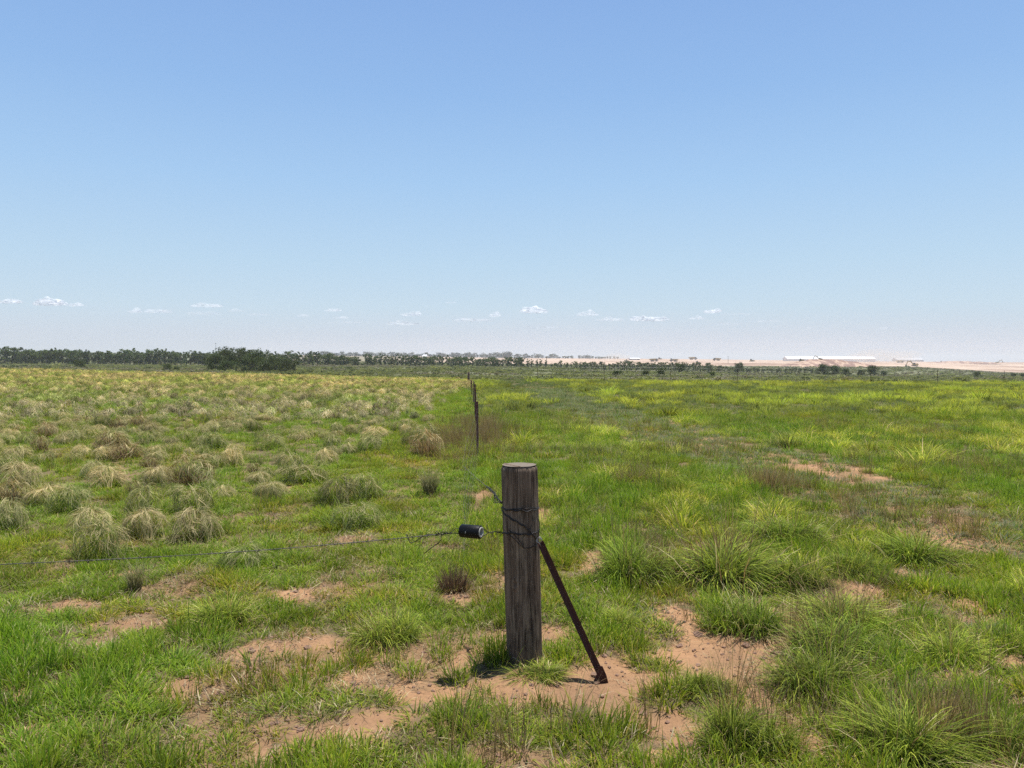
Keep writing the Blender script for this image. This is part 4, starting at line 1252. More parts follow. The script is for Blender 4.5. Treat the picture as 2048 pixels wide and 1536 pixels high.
PB = pix(1050, 1325, 4.0); PB = Vector((PB.x, 4.0, 0))
PT = pix(1038.5, 930, 4.0)
RAD = 0.0925
def post_axis(z):
    t = z / PT.z
    return Vector((PB.x + (PT.x - PB.x) * t, 4.0, z))
def corner_post():
    root = empty('corner_post', PB)
    tag(root, 'thick weathered round wooden post standing in the middle foreground', 'fence post')
    nA, nZ = 320, 150
    V = []; 
    kz, ka = 0.445, -math.pi / 2 - 0.42      # knot position (height, angle)
    g = np.random.default_rng(5)
    for j in range(nZ + 1):
        z = -0.12 + (PT.z + 0.12) * j / nZ
        ax = post_axis(z) - PB
        for i in range(nA):
            a = 2 * math.pi * i / nA
            r = RAD * (1 + 0.03 * math.sin(a * 2 + 0.5 + z) + 0.02 * (float(vnoise(a * 1.2 + 5, z * 2)) - 0.5))
            r -= 0.0028 * max(0, float(fbm(np.float64(math.cos(a) * 14), np.float64(math.sin(a) * 14 + z * 0.9), 3)) - 0.5) * 6
            dk = math.hypot(((a - ka + math.pi) % (2 * math.pi) - math.pi) * RAD / 0.014, (z - kz) / 0.024)
            r += 0.004 * math.exp(-(dk - 1) ** 2 * 6) - 0.003 * math.exp(-dk * dk * 4)
            for (ca, cz0, cz1, cw, cd, wob) in ((-1.78, 0.35, 1.1, 0.0016, 0.007, 0.05), (-1.15, 0.05, 0.62, 0.002, 0.008, 0.08), (-2.25, 0.0, 0.8, 0.0016, 0.006, 0.06), (-0.75, 0.55, 1.1, 0.0015, 0.006, 0.05), (-1.5, 0.0, 0.30, 0.003, 0.008, 0.12)):
                if cz0 < z < cz1:
                    dd = ((a - (ca + wob * math.sin(z * 7 + ca * 5)) + math.pi) % (2 * math.pi) - math.pi) * RAD
                    r -= cd * math.exp(-(dd / cw) ** 2) * min(1, (z - cz0) * 8, (cz1 - z) * 8 + (cz1 > 1.05))
            if j > nZ - 3: r -= 0.002 * (j - nZ + 3) ** 1.5
            V.append((ax.x + r * math.cos(a), ax.y + r * math.sin(a), z + ((0.004 * math.sin(a * 3) + 0.003 * math.sin(a * 7 + 1) - 0.012 * max(0, float(vnoise(a * 5, 3.3)) - 0.6)) if j == nZ else 0)))
    fl = []; lt = []
    for j in range(nZ):
        for i in range(nA):
            i2 = (i + 1) % nA
            fl += [j * nA + i, j * nA + i2, (j + 1) * nA + i2, (j + 1) * nA + i]; lt.append(4)
    fl += [nZ * nA + i for i in range(nA)]; lt.append(nA)
    me = mk_mesh('post_shaft', np.array(V), fl, lt, M_wood, smooth=True)
    me.polygons[len(lt) - 1].use_smooth = False
    o = bpy.data.objects.new('post_shaft', me); C.objects.link(o); o.parent = root
    # end grain disc, slightly proud
    mt, nt, out = new_mat('end_grain')
    tc = N(nt, 'ShaderNodeTexCoord')
    wv = N(nt, 'ShaderNodeTexWave', wave_type='RINGS', rings_direction='Z'); wv.inputs['Scale'].default_value = 60; wv.inputs['Distortion'].default_value = 3
    nt.links.new(tc.outputs['Object'], wv.inputs[0])
    c = mixc(nt, wv.outputs['Fac'], (0.12, 0.095, 0.07), (0.26, 0.21, 0.155))
    b = N(nt, 'ShaderNodeBsdfPrincipled'); b.inputs['Roughness'].default_value = 0.9
    nt.links.new(c, b.inputs['Base Color']); nt.links.new(b.outputs[0], out.inputs['Surface'])
    V = [(0, 0, 0.001)]; 
    axt = post_axis(PT.z) - PB
    for i in range(60):
        a = 2 * math.pi * i / 60; r = RAD * (0.93 + 0.03 * math.sin(a * 2 + 1) + 0.02 * math.sin(a * 5))
        V.append((r * math.cos(a), r * math.sin(a), 0.0))
    V2 = [(v[0] + axt.x, v[1] + axt.y, v[2] + PT.z + 0.002) for v in V]
    fl = []; 
    for i in range(60): fl += [0, 1 + i, 1 + (i + 1) % 60]
    o = bpy.data.objects.new('post_top', mk_mesh('post_top', np.array(V2), fl, [3] * 60, mt, smooth=True)); C.objects.link(o); o.parent = root
    # wires wound round the post, points as (px, py) on the front, or (angle, z) behind
    def sp(px, py, off=0.003):
        d = ray(px, py)
        # intersect with vertical cylinder at the axis
        z = CAM_H
        for _ in range(4):
            ax = post_axis(max(0.0, z)); 
            # solve |t*dxy - ax| = R
            A = d[0] ** 2 + d[1] ** 2; B = -2 * (d[0] * ax.x + d[1] * ax.y); Cc = ax.x ** 2 + ax.y ** 2 - (RAD + off) ** 2
            disc = B * B - 4 * A * Cc
            t = (-B - math.sqrt(max(disc, 0))) / (2 * A); z = CAM_H + t * d[2]
        return Vector((t * d[0], t * d[1], z)) - PB
    def back(z0, z1, a0=0.0, a1=math.pi, n=14):
        out_ = []
        for k in range(n + 1):
            a = a0 + (a1 - a0) * k / n; z = z0 + (z1 - z0) * k / n
            ax = post_axis(z) - PB
            out_.append(Vector((ax.x + (RAD + 0.004) * math.cos(a), ax.y + (RAD + 0.004) * math.sin(a), z)))
        return out_
    def smoothpath(pts, sub=5):
        """polyline on the front surface resampled so it hugs the post"""
        out_ = []
        for (a, b_) in zip(pts[:-1], pts[1:]):
            for k in range(sub): out_.append((a[0] + (b_[0] - a[0]) * k / sub, a[1] + (b_[1] - a[1]) * k / sub))
        out_.append(pts[-1]); return out_
    def wrap(front, r=0.0032, closed=True, mat=M_wire, tw=False):
        P = [sp(*q) for q in smoothpath(front)]
        if closed:
            P = P + back(P[-1].z, P[0].z, 0.05, math.pi - 0.05) + [P[0]]
        m = MB(); m.tube(P, r, 6)
        if tw:
            P2 = [p + Vector((0, -0.003, 0.005 * math.sin(i * 1.3))) for i, p in enumerate(P)]
            m.tube(P2, r * 0.8, 6)
        o = m.build('binding_wire', mat, root, smooth=True); return o
    wrap([(1003, 1016), (1015, 1020), (1040, 1021), (1060, 1022), (1076, 1018)], tw=True)
    wrap([(1004, 1067), (1020, 1066), (1045, 1069), (1065, 1068), (1077, 1062)], tw=True)
    wrap([(1003, 1020), (1012, 1031), (1030, 1042), (1048, 1052), (1060, 1062), (1069, 1073), (1075, 1078)], closed=False, tw=True)
    wrap([(1014, 1067), (1028, 1077), (1040, 1090), (1050, 1097), (1062, 1095), (1076, 1089)], r=0.002, closed=False)
    wrap([(1018, 1060), (1030, 1071), (1044, 1088), (1048, 1095)], r=0.002, closed=False)
    wrap([(1063, 1050), (1060, 1062), (1052, 1068), (1044, 1078), (1047, 1090)], r=0.0016, closed=False)
    wrap([(1010, 1022), (1020, 1019), (1050, 1017), (1076, 1016)], r=0.002, closed=False)
    # loose end on right side
    z1 = sp(1076, 1035); m = MB(); m.tube([z1, z1 + Vector((0.008, 0, -0.03)), z1 + Vector((0.006, -0.005, -0.07)), z1 + Vector((0.0, -0.01, -0.1))], 0.002, 6); m.build('binding_wire', M_wire, root, smooth=True)
    return root
corner_post()

def strut():
    top = pix(1081, 1083, 3.90); foot = pix(1208, 1362, 3.80)
    root = empty('brace_strut', (foot.x, foot.y, 0))
    tag(root, 'rusty dark red steel strut leaning on the wooden post', 'brace')
    o_ = Vector((foot.x, foot.y, 0))
    top = top - o_; foot = foot - o_
    ax = (top - foot).normalized()
    sd = ax.cross(Vector((0, 1, 0))).normalized()       # in picture plane, across the strut
    fw = ax.cross(sd).normalized()
    m = MB()
    # angle iron: two flanges
    def flange(d1, d2, w, t):
        a = foot; b = top
        vs = []
        for p in (a, b):
            vs += [p, p + d1 * w, p + d1 * w + d2 * t, p + d2 * t]
        m.add(vs, [(0, 1, 2, 3), (7, 6, 5, 4), (0, 4, 5, 1), (1, 5, 6, 2), (2, 6, 7, 3), (3, 7, 4, 0)])
    s1 = (sd + fw * 0.35).normalized(); s2 = (-sd + fw * 0.55).normalized()
    flange(s1, fw, 0.020, 0.004); flange(s2, fw, 0.018, 0.004); 
    f2 = fw if fw.y > 0 else -fw
    flange(f2, sd, 0.024, 0.004)
    m.build('strut_bar', M_rust, root)
    m = MB()
    # flared foot plate
    pl = [(-0.055, -0.012), (0.032, -0.05), (0.012, 0.03), (-0.008, 0.075), (-0.032, 0.075), (-0.036, 0.035)]
    m.prism([(foot.x + x, foot.z + z) for x, z in pl], foot.y - 0.004, foot.y + 0.004)
    m.prism([(foot.x + x * 0.9 + 0.003, foot.z - 0.05 + z * 0.15) for x, z in [(-0.06, -0.1), (0.03, -0.1), (0.03, 0.1), (-0.06, 0.1)]], foot.y - 0.03, foot.y + 0.03)
    m.build('foot_plate', M_rust, root)
    m = MB()
    c = top + Vector((-0.006, -0.012, 0.008))
    P = [c + Vector((0.013 * math.cos(a), -0.004 * math.sin(a * 2), 0.012 * math.sin(a))) for a in np.linspace(-1.2, 4.6, 22)]
    P += [P[-1] + Vector((0.01, 0, -0.018))]
    m.tube(P, 0.0026, 6)
    m.tube([c + Vector((-0.012, 0, 0.012)), c + Vector((0.002, -0.006, 0.02)), c + Vector((0.012, 0.0, 0.006)), c + Vector((0.004, 0.0, -0.012))], 0.0022, 6)
    m.build('hook_ring', M_gal, root, smooth=True)
strut()

def insulator():
    c = pix(942, 1063, 3.86)
    root = empty('strain_insulator', c)
    tag(root, 'black cylindrical insulator with white hollow end hung left of the wooden post', 'insulator')
    yaw = math.radians(-24)
    root.rotation_euler = (0, math.radians(-1), yaw)
    L, R = 0.112, 0.0335
    prof = [(-L / 2, R * 0.62), (-L / 2, R * 0.9), (-L / 2 + 0.004, R), (L / 2 - 0.004, R), (L / 2, R * 0.92), (L / 2, R * 0.72), (L / 2 - 0.02, R * 0.70), (-L / 2, R * 0.62)]
    m = MB(); n = 32
    vs = []
    for x, r in prof:
        for k in range(n):
            a = 2 * math.pi * k / n; vs.append((x, r * math.cos(a), r * math.sin(a)))
    fs = []
    for i in range(len(prof) - 1):
        for k in range(n):
            fs.append((i * n + k, i * n + (k + 1) % n, (i + 1) * n + (k + 1) % n, (i + 1) * n + k))
    m.add(vs, fs); m.build('insulator_body', M_black, root, smooth=True)
    m = MB(); vs = []; fs = []
    prof = [(L / 2 - 0.018, R * 0.69), (L / 2 + 0.003, R * 0.80), (L / 2 + 0.005, R * 0.66), (L / 2 + 0.002, R * 0.52), (L / 2 - 0.018, R * 0.5)]
    for x, r in prof:
        for k in range(n):
            a = 2 * math.pi * k / n; vs.append((x, r * math.cos(a), r * math.sin(a)))
    for i in range(len(prof) - 1):
        for k in range(n):
            fs.append((i * n + k, i * n + (k + 1) % n, (i + 1) * n + (k + 1) % n, (i + 1) * n + k))
    m.add(vs, fs); m.build('ceramic_rim', M_white, root, smooth=True)
    # pale chip on the body
    m = MB(); vs = [(-0.014, -R - 0.0006, 0.003)]
    for k in range(12):
        a = 2 * math.pi * k / 12; rr = (0.0035 if k % 2 else 0.005)
        z = 0.002 + rr * 1.3 * math.sin(a); vs.append((-0.014 + rr * 0.7 * math.cos(a), -math.sqrt(R * R - z * z) - 0.0006, z))
    m.add(vs, [(0, 1 + k, 1 + (k + 1) % 12) for k in range(12)]); m.build('pale_chip', M_white, root)
    return c
IC = insulator()

def wires():
    # tie between insulator and post
    m = MB()
    a = pix(958, 1056, 3.86); b = pix(977, 1065, 3.88); c = pix(1004, 1064, 3.93); d = pix(962, 1072, 3.82)
    m.tube([pix(950, 1054, 3.83), pix(962, 1053, 3.85), pix(970, 1060, 3.87), b, pix(990, 1063.5, 3.91), c], 0.0022, 6)
    m.tube([pix(945, 1074, 3.83), pix(958, 1072.5, 3.83), pix(969, 1071, 3.85), b], 0.0022, 6)
    m.tube([pix(978, 1064, 3.88), pix(984, 1067, 3.885), pix(990, 1062, 3.90), pix(997, 1066, 3.92), c], 0.0016, 6)
    o = m.build('tie_wire', M_wire, None, smooth=True)
    tag(o, 'short dark tie wire joining the black insulator to the wooden post', 'wire')
    # barbed line to the left
    root = empty('barbed_wire', tuple(pix(905, 1066, 3.88)))
    R0 = root.location.copy()
    tag(root, 'thin barbed wire strung from the black insulator to the left edge of the photo', 'barbed wire')
    p0 = pix(905, 1066, 3.88); p1 = pix(0, 1134, 3.36)
    dirv = (p1 - p0)
    far = p0 + dirv * 3.0
    n = 1400
    m = MB(); A = []; B = []; G = []
    for i in range(n + 1):
        t = i / n; p = p0.lerp(far, t)
        s = 3.0 * t
        p = p + Vector((0, 0, 0.012 * math.sin(s * 1.2) - 0.02 * math.sin(min(s, 1.0) * math.pi)))
        ph = i * 0.62
        A.append(p - R0 + Vector((0, 0.0016 * math.cos(ph), 0.0016 * math.sin(ph))))
        B.append(p - R0 - Vector((0, 0.0016 * math.cos(ph), 0.0016 * math.sin(ph))))
        G.append(p - R0)
    m.tube(A, 0.0013, 4); m.tube(B, 0.0013, 4)
    m.build('twisted_strand', M_old, root, smooth=True)
    m = MB()
    k = 30
    while k < n:
        p = G[k]
        for q in range(2):
            a = random.uniform(0, 6.28); d1 = Vector((random.uniform(-0.3, 0.3), math.cos(a), math.sin(a))).normalized() * 0.011
            off = Vector((0.004 * q, 0, 0))
            m.tube([p - d1 + off, p + d1 + off], [0.0006, 0.0012], 4)
        k += 17
    m.build('barbs', M_wire, root)
    # loose ends of the knot
    m = MB()
    q = lambda x, y, D=3.86: pix(x, y, D) - R0
    m.tube([q(918, 1067, 3.86), q(908, 1066), q(900, 1067), q(893, 1065), q(884, 1070), q(876, 1066), q(868, 1070), q(860, 1068), q(850, 1071), q(845, 1073), q(832, 1082), q(823, 1086), q(819, 1084), q(815, 1072), q(812, 1068)], 0.0022, 6)
    m.tube([q(918, 1058, 3.86), q(911, 1056), q(906, 1062), q(898, 1067), q(890, 1069), q(884, 1064), q(876, 1069), q(870, 1072)], 0.0018, 6)
    m.tube([q(882, 1071), q(882, 1079), q(878, 1085), q(868, 1092), q(858, 1099), q(849, 1107)], 0.0022, 6)
    for j in range(5):
        x0 = 870 + j * 6
        m.tube([q(x0, 1066), q(x0 + 3, 1062), q(x0 + 7, 1066), q(x0 + 5, 1072), q(x0 + 1, 1071)], 0.0016, 6)
    m.tube([q(880, 1069), q(860, 1071), q(840, 1073), q(815, 1075)], 0.0014, 6)
    m.build('wire_knot', M_wire, root, smooth=True)
wires()

# steel fence running away
FP = [(12.7, 955, 803), (18.0, 951.5, 778), (21.6, 950, 768), (26.5, 947, 762), (32.5, 944, 760.5), (39, 941.5, 761)]
M_rust2 = simple_mat('weathered_rusty_post', (0.13, 0.055, 0.045), 0.8, 0.0, var=0.5, scale=20)
def steel_post_mesh(h, w=0.036):
    m = MB()
    t = 0.005
    m.box(-w / 2, w / 2, -t / 2, t / 2, -0.1, h)
    m.box(-t / 2 - 0.001, t / 2 + 0.001, t / 2, w * 0.6, -0.1, h - 0.004)
    for k in range(int(h / 0.1)):
        z = 0.06 + 0.1 * k
        m.box(-w / 2 - 0.004, -w / 2, -0.004, 0.004, z, z + 0.012)
    return m
labs = ['nearest rusty steel fence post of the line running to the horizon', 'second rusty steel post along the receding fence', 'third rusty steel post along the receding fence',
        'fourth steel post of the receding fence', 'fifth steel post of the receding fence', 'sixth steel post of the receding fence, next to last before the timber one']
for i, (D, px, ty) in enumerate(FP):
    q = at(px, D)
    h = CAM_H - (ty - HY) / F * D - q[2]
    o = steel_post_mesh(h).build('steel_fence_post', M_rust2)
    o.location = q; o.rotation_euler = (math.radians(random.uniform(-1, 1)), math.radians(random.uniform(-1, 1)), random.uniform(-0.2, 0.2))
    tag(o, labs[i], 'fence post', 'rusty steel posts of the receding fence')
q = at(937, 60)
m = MB(); m.tube([(0, 0, -0.2), (0.01, 0, 0.7), (0, 0, CAM_H - (752 - HY) / F * 60 - q[2])], [0.10, 0.09, 0.085], 12)
o = m.build('timber_post', M_wood, smooth=True); o.location = q
tag(o, 'dark timber post at the far end of the receding fence', 'fence post')

def fence_wires():
    m = MB()
    path = [(-0.36, 5.6), (-0.42, 7.0), (-0.55, 12.7)] + [((px - 1024) / F * D, D) for D, px, _ in FP[1:]] + [((937 - 1024) / F * 60, 60)]
    P = []
    for (a, b) in zip(path[:-1], path[1:]):
        k = max(2, int((b[1] - a[1]) / 0.8))
        for i in range(k):
            P.append((a[0] + (b[0] - a[0]) * i / k, a[1] + (b[1] - a[1]) * i / k))
    P.append(path[-1])
    X = np.array([p[0] for p in P]); Y = np.array([p[1] for p in P]); Z = terrain(X, Y, False)
    for hz in (0.84, 0.66, 0.48, 0.32, 0.18, 0.06):
        hh = np.where(Y < 6.3, hz, hz * 0.98)
        if False: pass
        m.tube([(x, y, z + h) for x, y, z, h in zip(X, Y, Z, hh)], 0.0007, 4)
    # vertical stays of the netting
    y = 5.6
    while y < 12.6:
        x = float(np.interp(y, Y, X)); z = float(np.interp(y, Y, Z))
        m.tube([(x, y, z + 0.05), (x + 0.004, y, z + 0.84)], 0.0005, 4)
        y += 0.45
    m.tube([pix(973, 973, 4.4), Vector((-0.36, 5.6, 0.82))], 0.0014, 4)
    o = m.build('wire_netting', M_old)
    tag(o, 'thin wire netting of the fence running away from the wooden post', 'wire fence')
    # thick twisted tail from the corner post
    m = MB()
    A = [pix(1004, 1006, 4.03), pix(998, 1001, 4.08), pix(992, 994, 4.15), pix(988, 986, 4.22), pix(980, 979, 4.3), pix(973, 973, 4.4)]
    for ph in (0, 2.1, 4.2):
        m.tube([p + Vector((0.006 * math.cos(ph + i * 1.7), 0, 0.006 * math.sin(ph + i * 1.7))) for i, p in enumerate(A)], 0.0026, 5)
    m.tube([A[0], A[1] + Vector((-0.02, 0, -0.01)), A[2] + Vector((-0.01, 0, 0.015)), A[1] + Vector((0.0, 0, 0.02))], 0.0022, 5)
    o = m.build('twisted_wire', M_wire, smooth=True)
    tag(o, 'thick twisted dark wire leaving the back of the wooden post at its left', 'wire')
fence_wires()

# cross fence along the end of the right field
def cross_fence():
    xs = np.arange(-3.4, 62, 5.5)
    g = 'thin posts of the fence across the end of the right field'
    base = steel_post_mesh(1.1, 0.035)
    proto_ = None
    pts = []
    for i, x in enumerate(xs[1:]):
        y = 63.5
        z = float(terrain(np.array([x]), np.array([y]))[0]); pts.append((x, y, z))
        if proto_ is None:
            proto_ = base.build('cross_fence_post', M_rust); o = proto_
        else:
            o = proto_.copy(); C.objects.link(o)
        o.location = (x, y, z)
        tag(o, 'thin dark post of the far fence across the end of the right field', 'fence post', g)
    m = MB()
    for h in (0.3, 0.6, 0.9, 1.15):
        m.tube([(-3.4, 60.1, float(terrain(np.array([-3.4]), np.array([60.1]))[0]) + h)] + [(x, y, z + h) for x, y, z in pts], 0.0012, 4)
    o = m.build('cross_fence_wire', M_gal); tag(o, 'wire strands of the far fence across the end of the right field', 'wire fence')
cross_fence()
# pair of posts left of the fence beyond the dry field
for px, lab in ((604, 'left one of two dark posts beyond the dry field, right of the bushes'), (620, 'right one of two dark posts beyond the dry field, right of the bushes')):
    q = at(px, 95); h = CAM_H - (749 - HY) / F * 95 - q[2]
    m = MB(); m.tube([(0, 0, -0.2), (0, 0, h)], [0.09, 0.08], 10)
    o = m.build('gate_post', M_wood, smooth=True); o.location = q; tag(o, lab, 'fence post', 'pair of dark posts beyond the dry field')

# poles and mast
def pole(px, D, top, r, label, cross=True, name='utility_pole', cat='pole'):
    q = at(px, D); h = CAM_H - (top - HY) / F * D - q[2]
    root = empty(name, q)
    m = MB(); m.tube([(0, 0, -0.3), (0, 0, h)], [r, r * 0.7], 8); m.build('pole_shaft', M_bark, root, smooth=True)
    if cross:
        m = MB(); m.box(-0.9, 0.9, -0.06, 0.06, h - 0.6, h - 0.45)
        m.build('crossarm', M_bark, root)
    tag(root, label, cat)
    return root
pole(1093, 400, 713, 0.16, 'dark utility pole standing in the thin tree row right of the middle')
pole(893, 420, 712, 0.14, 'slim utility pole rising in the tree row left of the fence line')
pole(1456, 900, 712, 0.2, 'faint slim pole on the bare ground before the dusty skyline')
pole(1812, 300, 743, 0.18, 'thick dark post below the excavator on the right', cross=False, name='gate_post')
pole(1790, 300, 745, 0.09, 'thin dark post left of the thick one below the excavator', cross=False, name='gate_post')
def mast():
    q = at(432, 1300); h = CAM_H - (686 - HY) / F * 1300 - q[2]
    root = empty('radio_mast', q)
    tag(root, 'thin lattice radio mast above the trees left of the big thorn tree', 'mast')
    m = MB()
    for a in (0, 2.09, 4.19):
        m.tube([(0.9 * math.cos(a), 0.9 * math.sin(a), -0.3), (0.25 * math.cos(a), 0.25 * math.sin(a), h)], 0.07, 5)
    z = 0; k = 0
    while z < h - 2:
        w0 = 0.9 - 0.65 * z / h
        a = (0, 2.09, 4.19)[k % 3]; b = (0, 2.09, 4.19)[(k + 1) % 3]
        m.tube([(w0 * math.cos(a), w0 * math.sin(a), z), (w0 * math.cos(b), w0 * math.sin(b), z + 1.6)], 0.035, 4)
        z += 1.0; k += 1
    m.build('lattice', M_gal, root)
    m = MB(); m.box(-0.9, 0.9, -0.3, 0.3, h - 1.5, h - 0.2); m.build('antenna', M_white, root)
mast()
# far boundary fence on the grey rise at the right
def rise_fence():
    m = MB(); last = None
    xs = np.linspace(1778, 2100, 26); pts = [at(x, 430) for x in xs]
    for q in pts:
        m.tube([(q[0], q[1], q[2] - 0.1), (q[0], q[1], q[2] + 1.6)], 0.07, 5)
    for h in (0.8, 1.5):
        m.tube([(q[0], q[1], q[2] + h) for q in pts], 0.035, 4)
    o = m.build('boundary_fence', M_bark)
    tag(o, 'distant dark boundary fence crossing the grey rise at the right', 'fence')
rise_fence()

# ------------------------------------------------------------------ earthworks: heap, machines, sheds
def heap(px, D, wpx, hpx, label, depth=30, seed=0):
    q = at(px, D); w = wpx / F * D; h = hpx / F * D
    nx, ny = 90, 40
    V = []; 
    for i in range(nx + 1):
        for j in range(ny + 1):
            a = -1 + 2 * i / nx; b = -1 + 2 * j / ny
            prof = max(0, 1 - abs(a) ** 2.6) * max(0, 1 - b * b) ** 0.8
            prof *= 1 - 0.25 * max(0, a)
            rid = 1 + 0.10 * math.sin(a * 34 + b * 2 + 2 * math.sin(a * 9))
            z = h * prof * rid + (float(vnoise(a * 9 + seed, b * 6)) - 0.5) * 0.10 * h * prof - 0.5
            V.append((a * w / 2, b * depth, z))
    fl = []; 
    for i in range(nx):
        for j in range(ny):
            k = i * (ny + 1) + j; fl += [k, k + ny + 1, k + ny + 2, k + 1]
    m, nt, out = new_mat('spoil')
    tc = N(nt, 'ShaderNodeTexCoord'); mp = N(nt, 'ShaderNodeMapping'); mp.inputs['Scale'].default_value = (0.10, 0.02, 0.10); mp.inputs['Rotation'].default_value = (0, 0.5, 0)
    nt.links.new(tc.outputs['Object'], mp.inputs[0])
    n1 = noise(nt, mp.outputs[0], 1.6, 5, 0.5)
    c = ramp(nt, n1, [(0.38, (0.24, 0.14, 0.105)), (0.5, (0.34, 0.21, 0.155)), (0.56, (0.58, 0.41, 0.29)), (0.65, (0.30, 0.18, 0.13))])
    b = N(nt, 'ShaderNodeBsdfPrincipled'); b.inputs['Roughness'].default_value = 0.95
    nt.links.new(c, b.inputs['Base Color']); nt.links.new(b.outputs[0], out.inputs['Surface'])
    me = mk_mesh('spoil_heap', np.array(V), fl, np.full(nx * ny, 4), m, smooth=True)
    o = bpy.data.objects.new('spoil_heap', me); C.objects.link(o); o.location = q
    tag(o, label, 'earth mound')
heap(1655, 640, 190, 15, 'long brown streaked spoil heap in front of the white shed')
heap(1920, 1250, 170, 5, 'low brown bank under the skyline at the right', depth=20, seed=4)

M_steel = simple_mat('shed_white_sheet', (0.80, 0.80, 0.80), 0.45, var=0.03, scale=0.1)
M_greyroof = simple_mat('grey_roof_sheet', (0.48, 0.49, 0.50), 0.6, var=0.05, scale=0.1)
M_darkwall = simple_mat('dark_wall', (0.10, 0.11, 0.13), 0.8, scale=0.3)
M_yel = simple_mat('machine_paint', (0.36, 0.24, 0.06), 0.55, var=0.2, scale=1.0)
M_dk = simple_mat('machine_dark', (0.05, 0.048, 0.045), 0.6, var=0.2, scale=1.0)
M_glass = simple_mat('cab_glass', (0.03, 0.04, 0.05), 0.12, var=0.1, spec=0.6)
def shed(px0, px1, D, ty, by, mroof, mwall, label, name='farm_shed', bays=12):
    q = at((px0 + px1) / 2, D); w = (px1 - px0) / F * D
    top = CAM_H - (ty - HY) / F * D; 
    h = top - q[2]
    root = empty(name, q)
    dep = 24
    m = MB(); m.box(-w / 2 + 1, w / 2 - 1, -dep / 2, dep / 2, -1.5, h * 0.45); m.build('wall', mwall, root)
    m = MB()
    poly = [(-dep / 2 - 1, h * 0.452), (0, h), (dep / 2 + 1, h * 0.452)]
    vs = [(-w / 2, y, z) for y, z in poly] + [(w / 2, y, z) for y, z in poly]
    m.add(vs, [(0, 1, 2), (5, 4, 3), (0, 3, 4, 1), (1, 4, 5, 2), (2, 5, 3, 0)])
    m.build('roof', mroof, root)
    m = MB()
    for k in range(bays + 1):
        x = -w / 2 + 1 + (w - 2) * k / bays
        m.box(x - 0.2, x + 0.2, -dep / 2 - 0.4, -dep / 2 - 0.02, -1.5, h * 0.44)
    m.build('wall_post', mwall, root)
    tag(root, label, 'shed')
shed(1569, 1745, 1350, 713.0, 725, M_steel, M_steel, 'very long bright white shed behind the spoil heap', 'long_shed', 24)
shed(1788, 1842, 1900, 715.5, 722, M_greyroof, M_greyroof, 'faint grey shed fading into the haze right of the long white one', 'grey_shed', 8)
shed(1258, 1278, 1250, 715.6, 719, M_steel, M_darkwall, 'small shed with a white roof and dark wall on the skyline', 'farm_shed', 5)
shed(846, 854, 1250, 709, 713, M_steel, M_steel, 'tiny white roofed building under the far gum trees', 'farm_building', 2)

def excavator_proto(up=True):
    root = bpy.data.objects.new('excavator', None)
    def part(m, nm, mat, p=root):
        o = m.build(nm, mat); C.objects.unlink(o); o.parent = p; return o
    for y in (-1.4, 0.9):
        m = MB(); m.prism([(-2.3, 0.35), (-1.9, 0.0), (1.9, 0.0), (2.3, 0.35), (2.1, 0.8), (-2.1, 0.8)], y, y + 0.55); part(m, 'track', M_dk)
    m = MB(); m.box(-0.9, 0.9, -0.85, 0.9, 0.45, 1.0); part(m, 'undercarriage', M_dk)
    m = MB(); m.box(-2.6, 1.5, -1.35, 1.35, 1.03, 1.7); m.box(-2.6, -0.3, -1.33, 1.33, 1.702, 2.4, tx=0.15, ty=0.1); part(m, 'body', M_yel)
    m = MB(); m.box(0.1, 1.5, 0.35, 1.33, 1.703, 3.0, tx=0.12, ty=0.06); part(m, 'cab', M_glass)
    if up: A, B, Ct = (1.0, 1.6), (3.3, 4.4), (6.2, 5.3); E = (7.6, 3.2)
    else: A, B, Ct = (1.0, 1.6), (3.3, 4.3), (6.0, 4.0); E = (7.2, 1.4)
    def bar(m, p, q_, w0, w1, y=0.18):
        d = Vector((q_[0] - p[0], q_[1] - p[1])).normalized(); n = Vector((-d.y, d.x))
        m.prism([(p[0] + n.x * w0, p[1] + n.y * w0), (p[0] - n.x * w0, p[1] - n.y * w0), (q_[0] - n.x * w1, q_[1] - n.y * w1), (q_[0] + n.x * w1, q_[1] + n.y * w1)], -0.3 - y, -0.3 + y)
    m = MB(); bar(m, A, B, 0.3, 0.42); bar(m, B, Ct, 0.42, 0.25, 0.176); part(m, 'boom', M_yel)
    m = MB(); bar(m, (Ct[0] - 0.4, Ct[1] + 0.4), E, 0.3, 0.18, 0.15); part(m, 'arm', M_yel)
    m = MB(); x, z = E; m.prism([(x - 0.2, z + 0.2), (x - 0.5, z - 0.5), (x - 0.1, z - 1.1), (x + 0.5, z - 1.2), (x + 0.3, z - 0.4), (x + 0.15, z + 0.2)], -0.85, 0.25); part(m, 'bucket', M_dk)
    return root
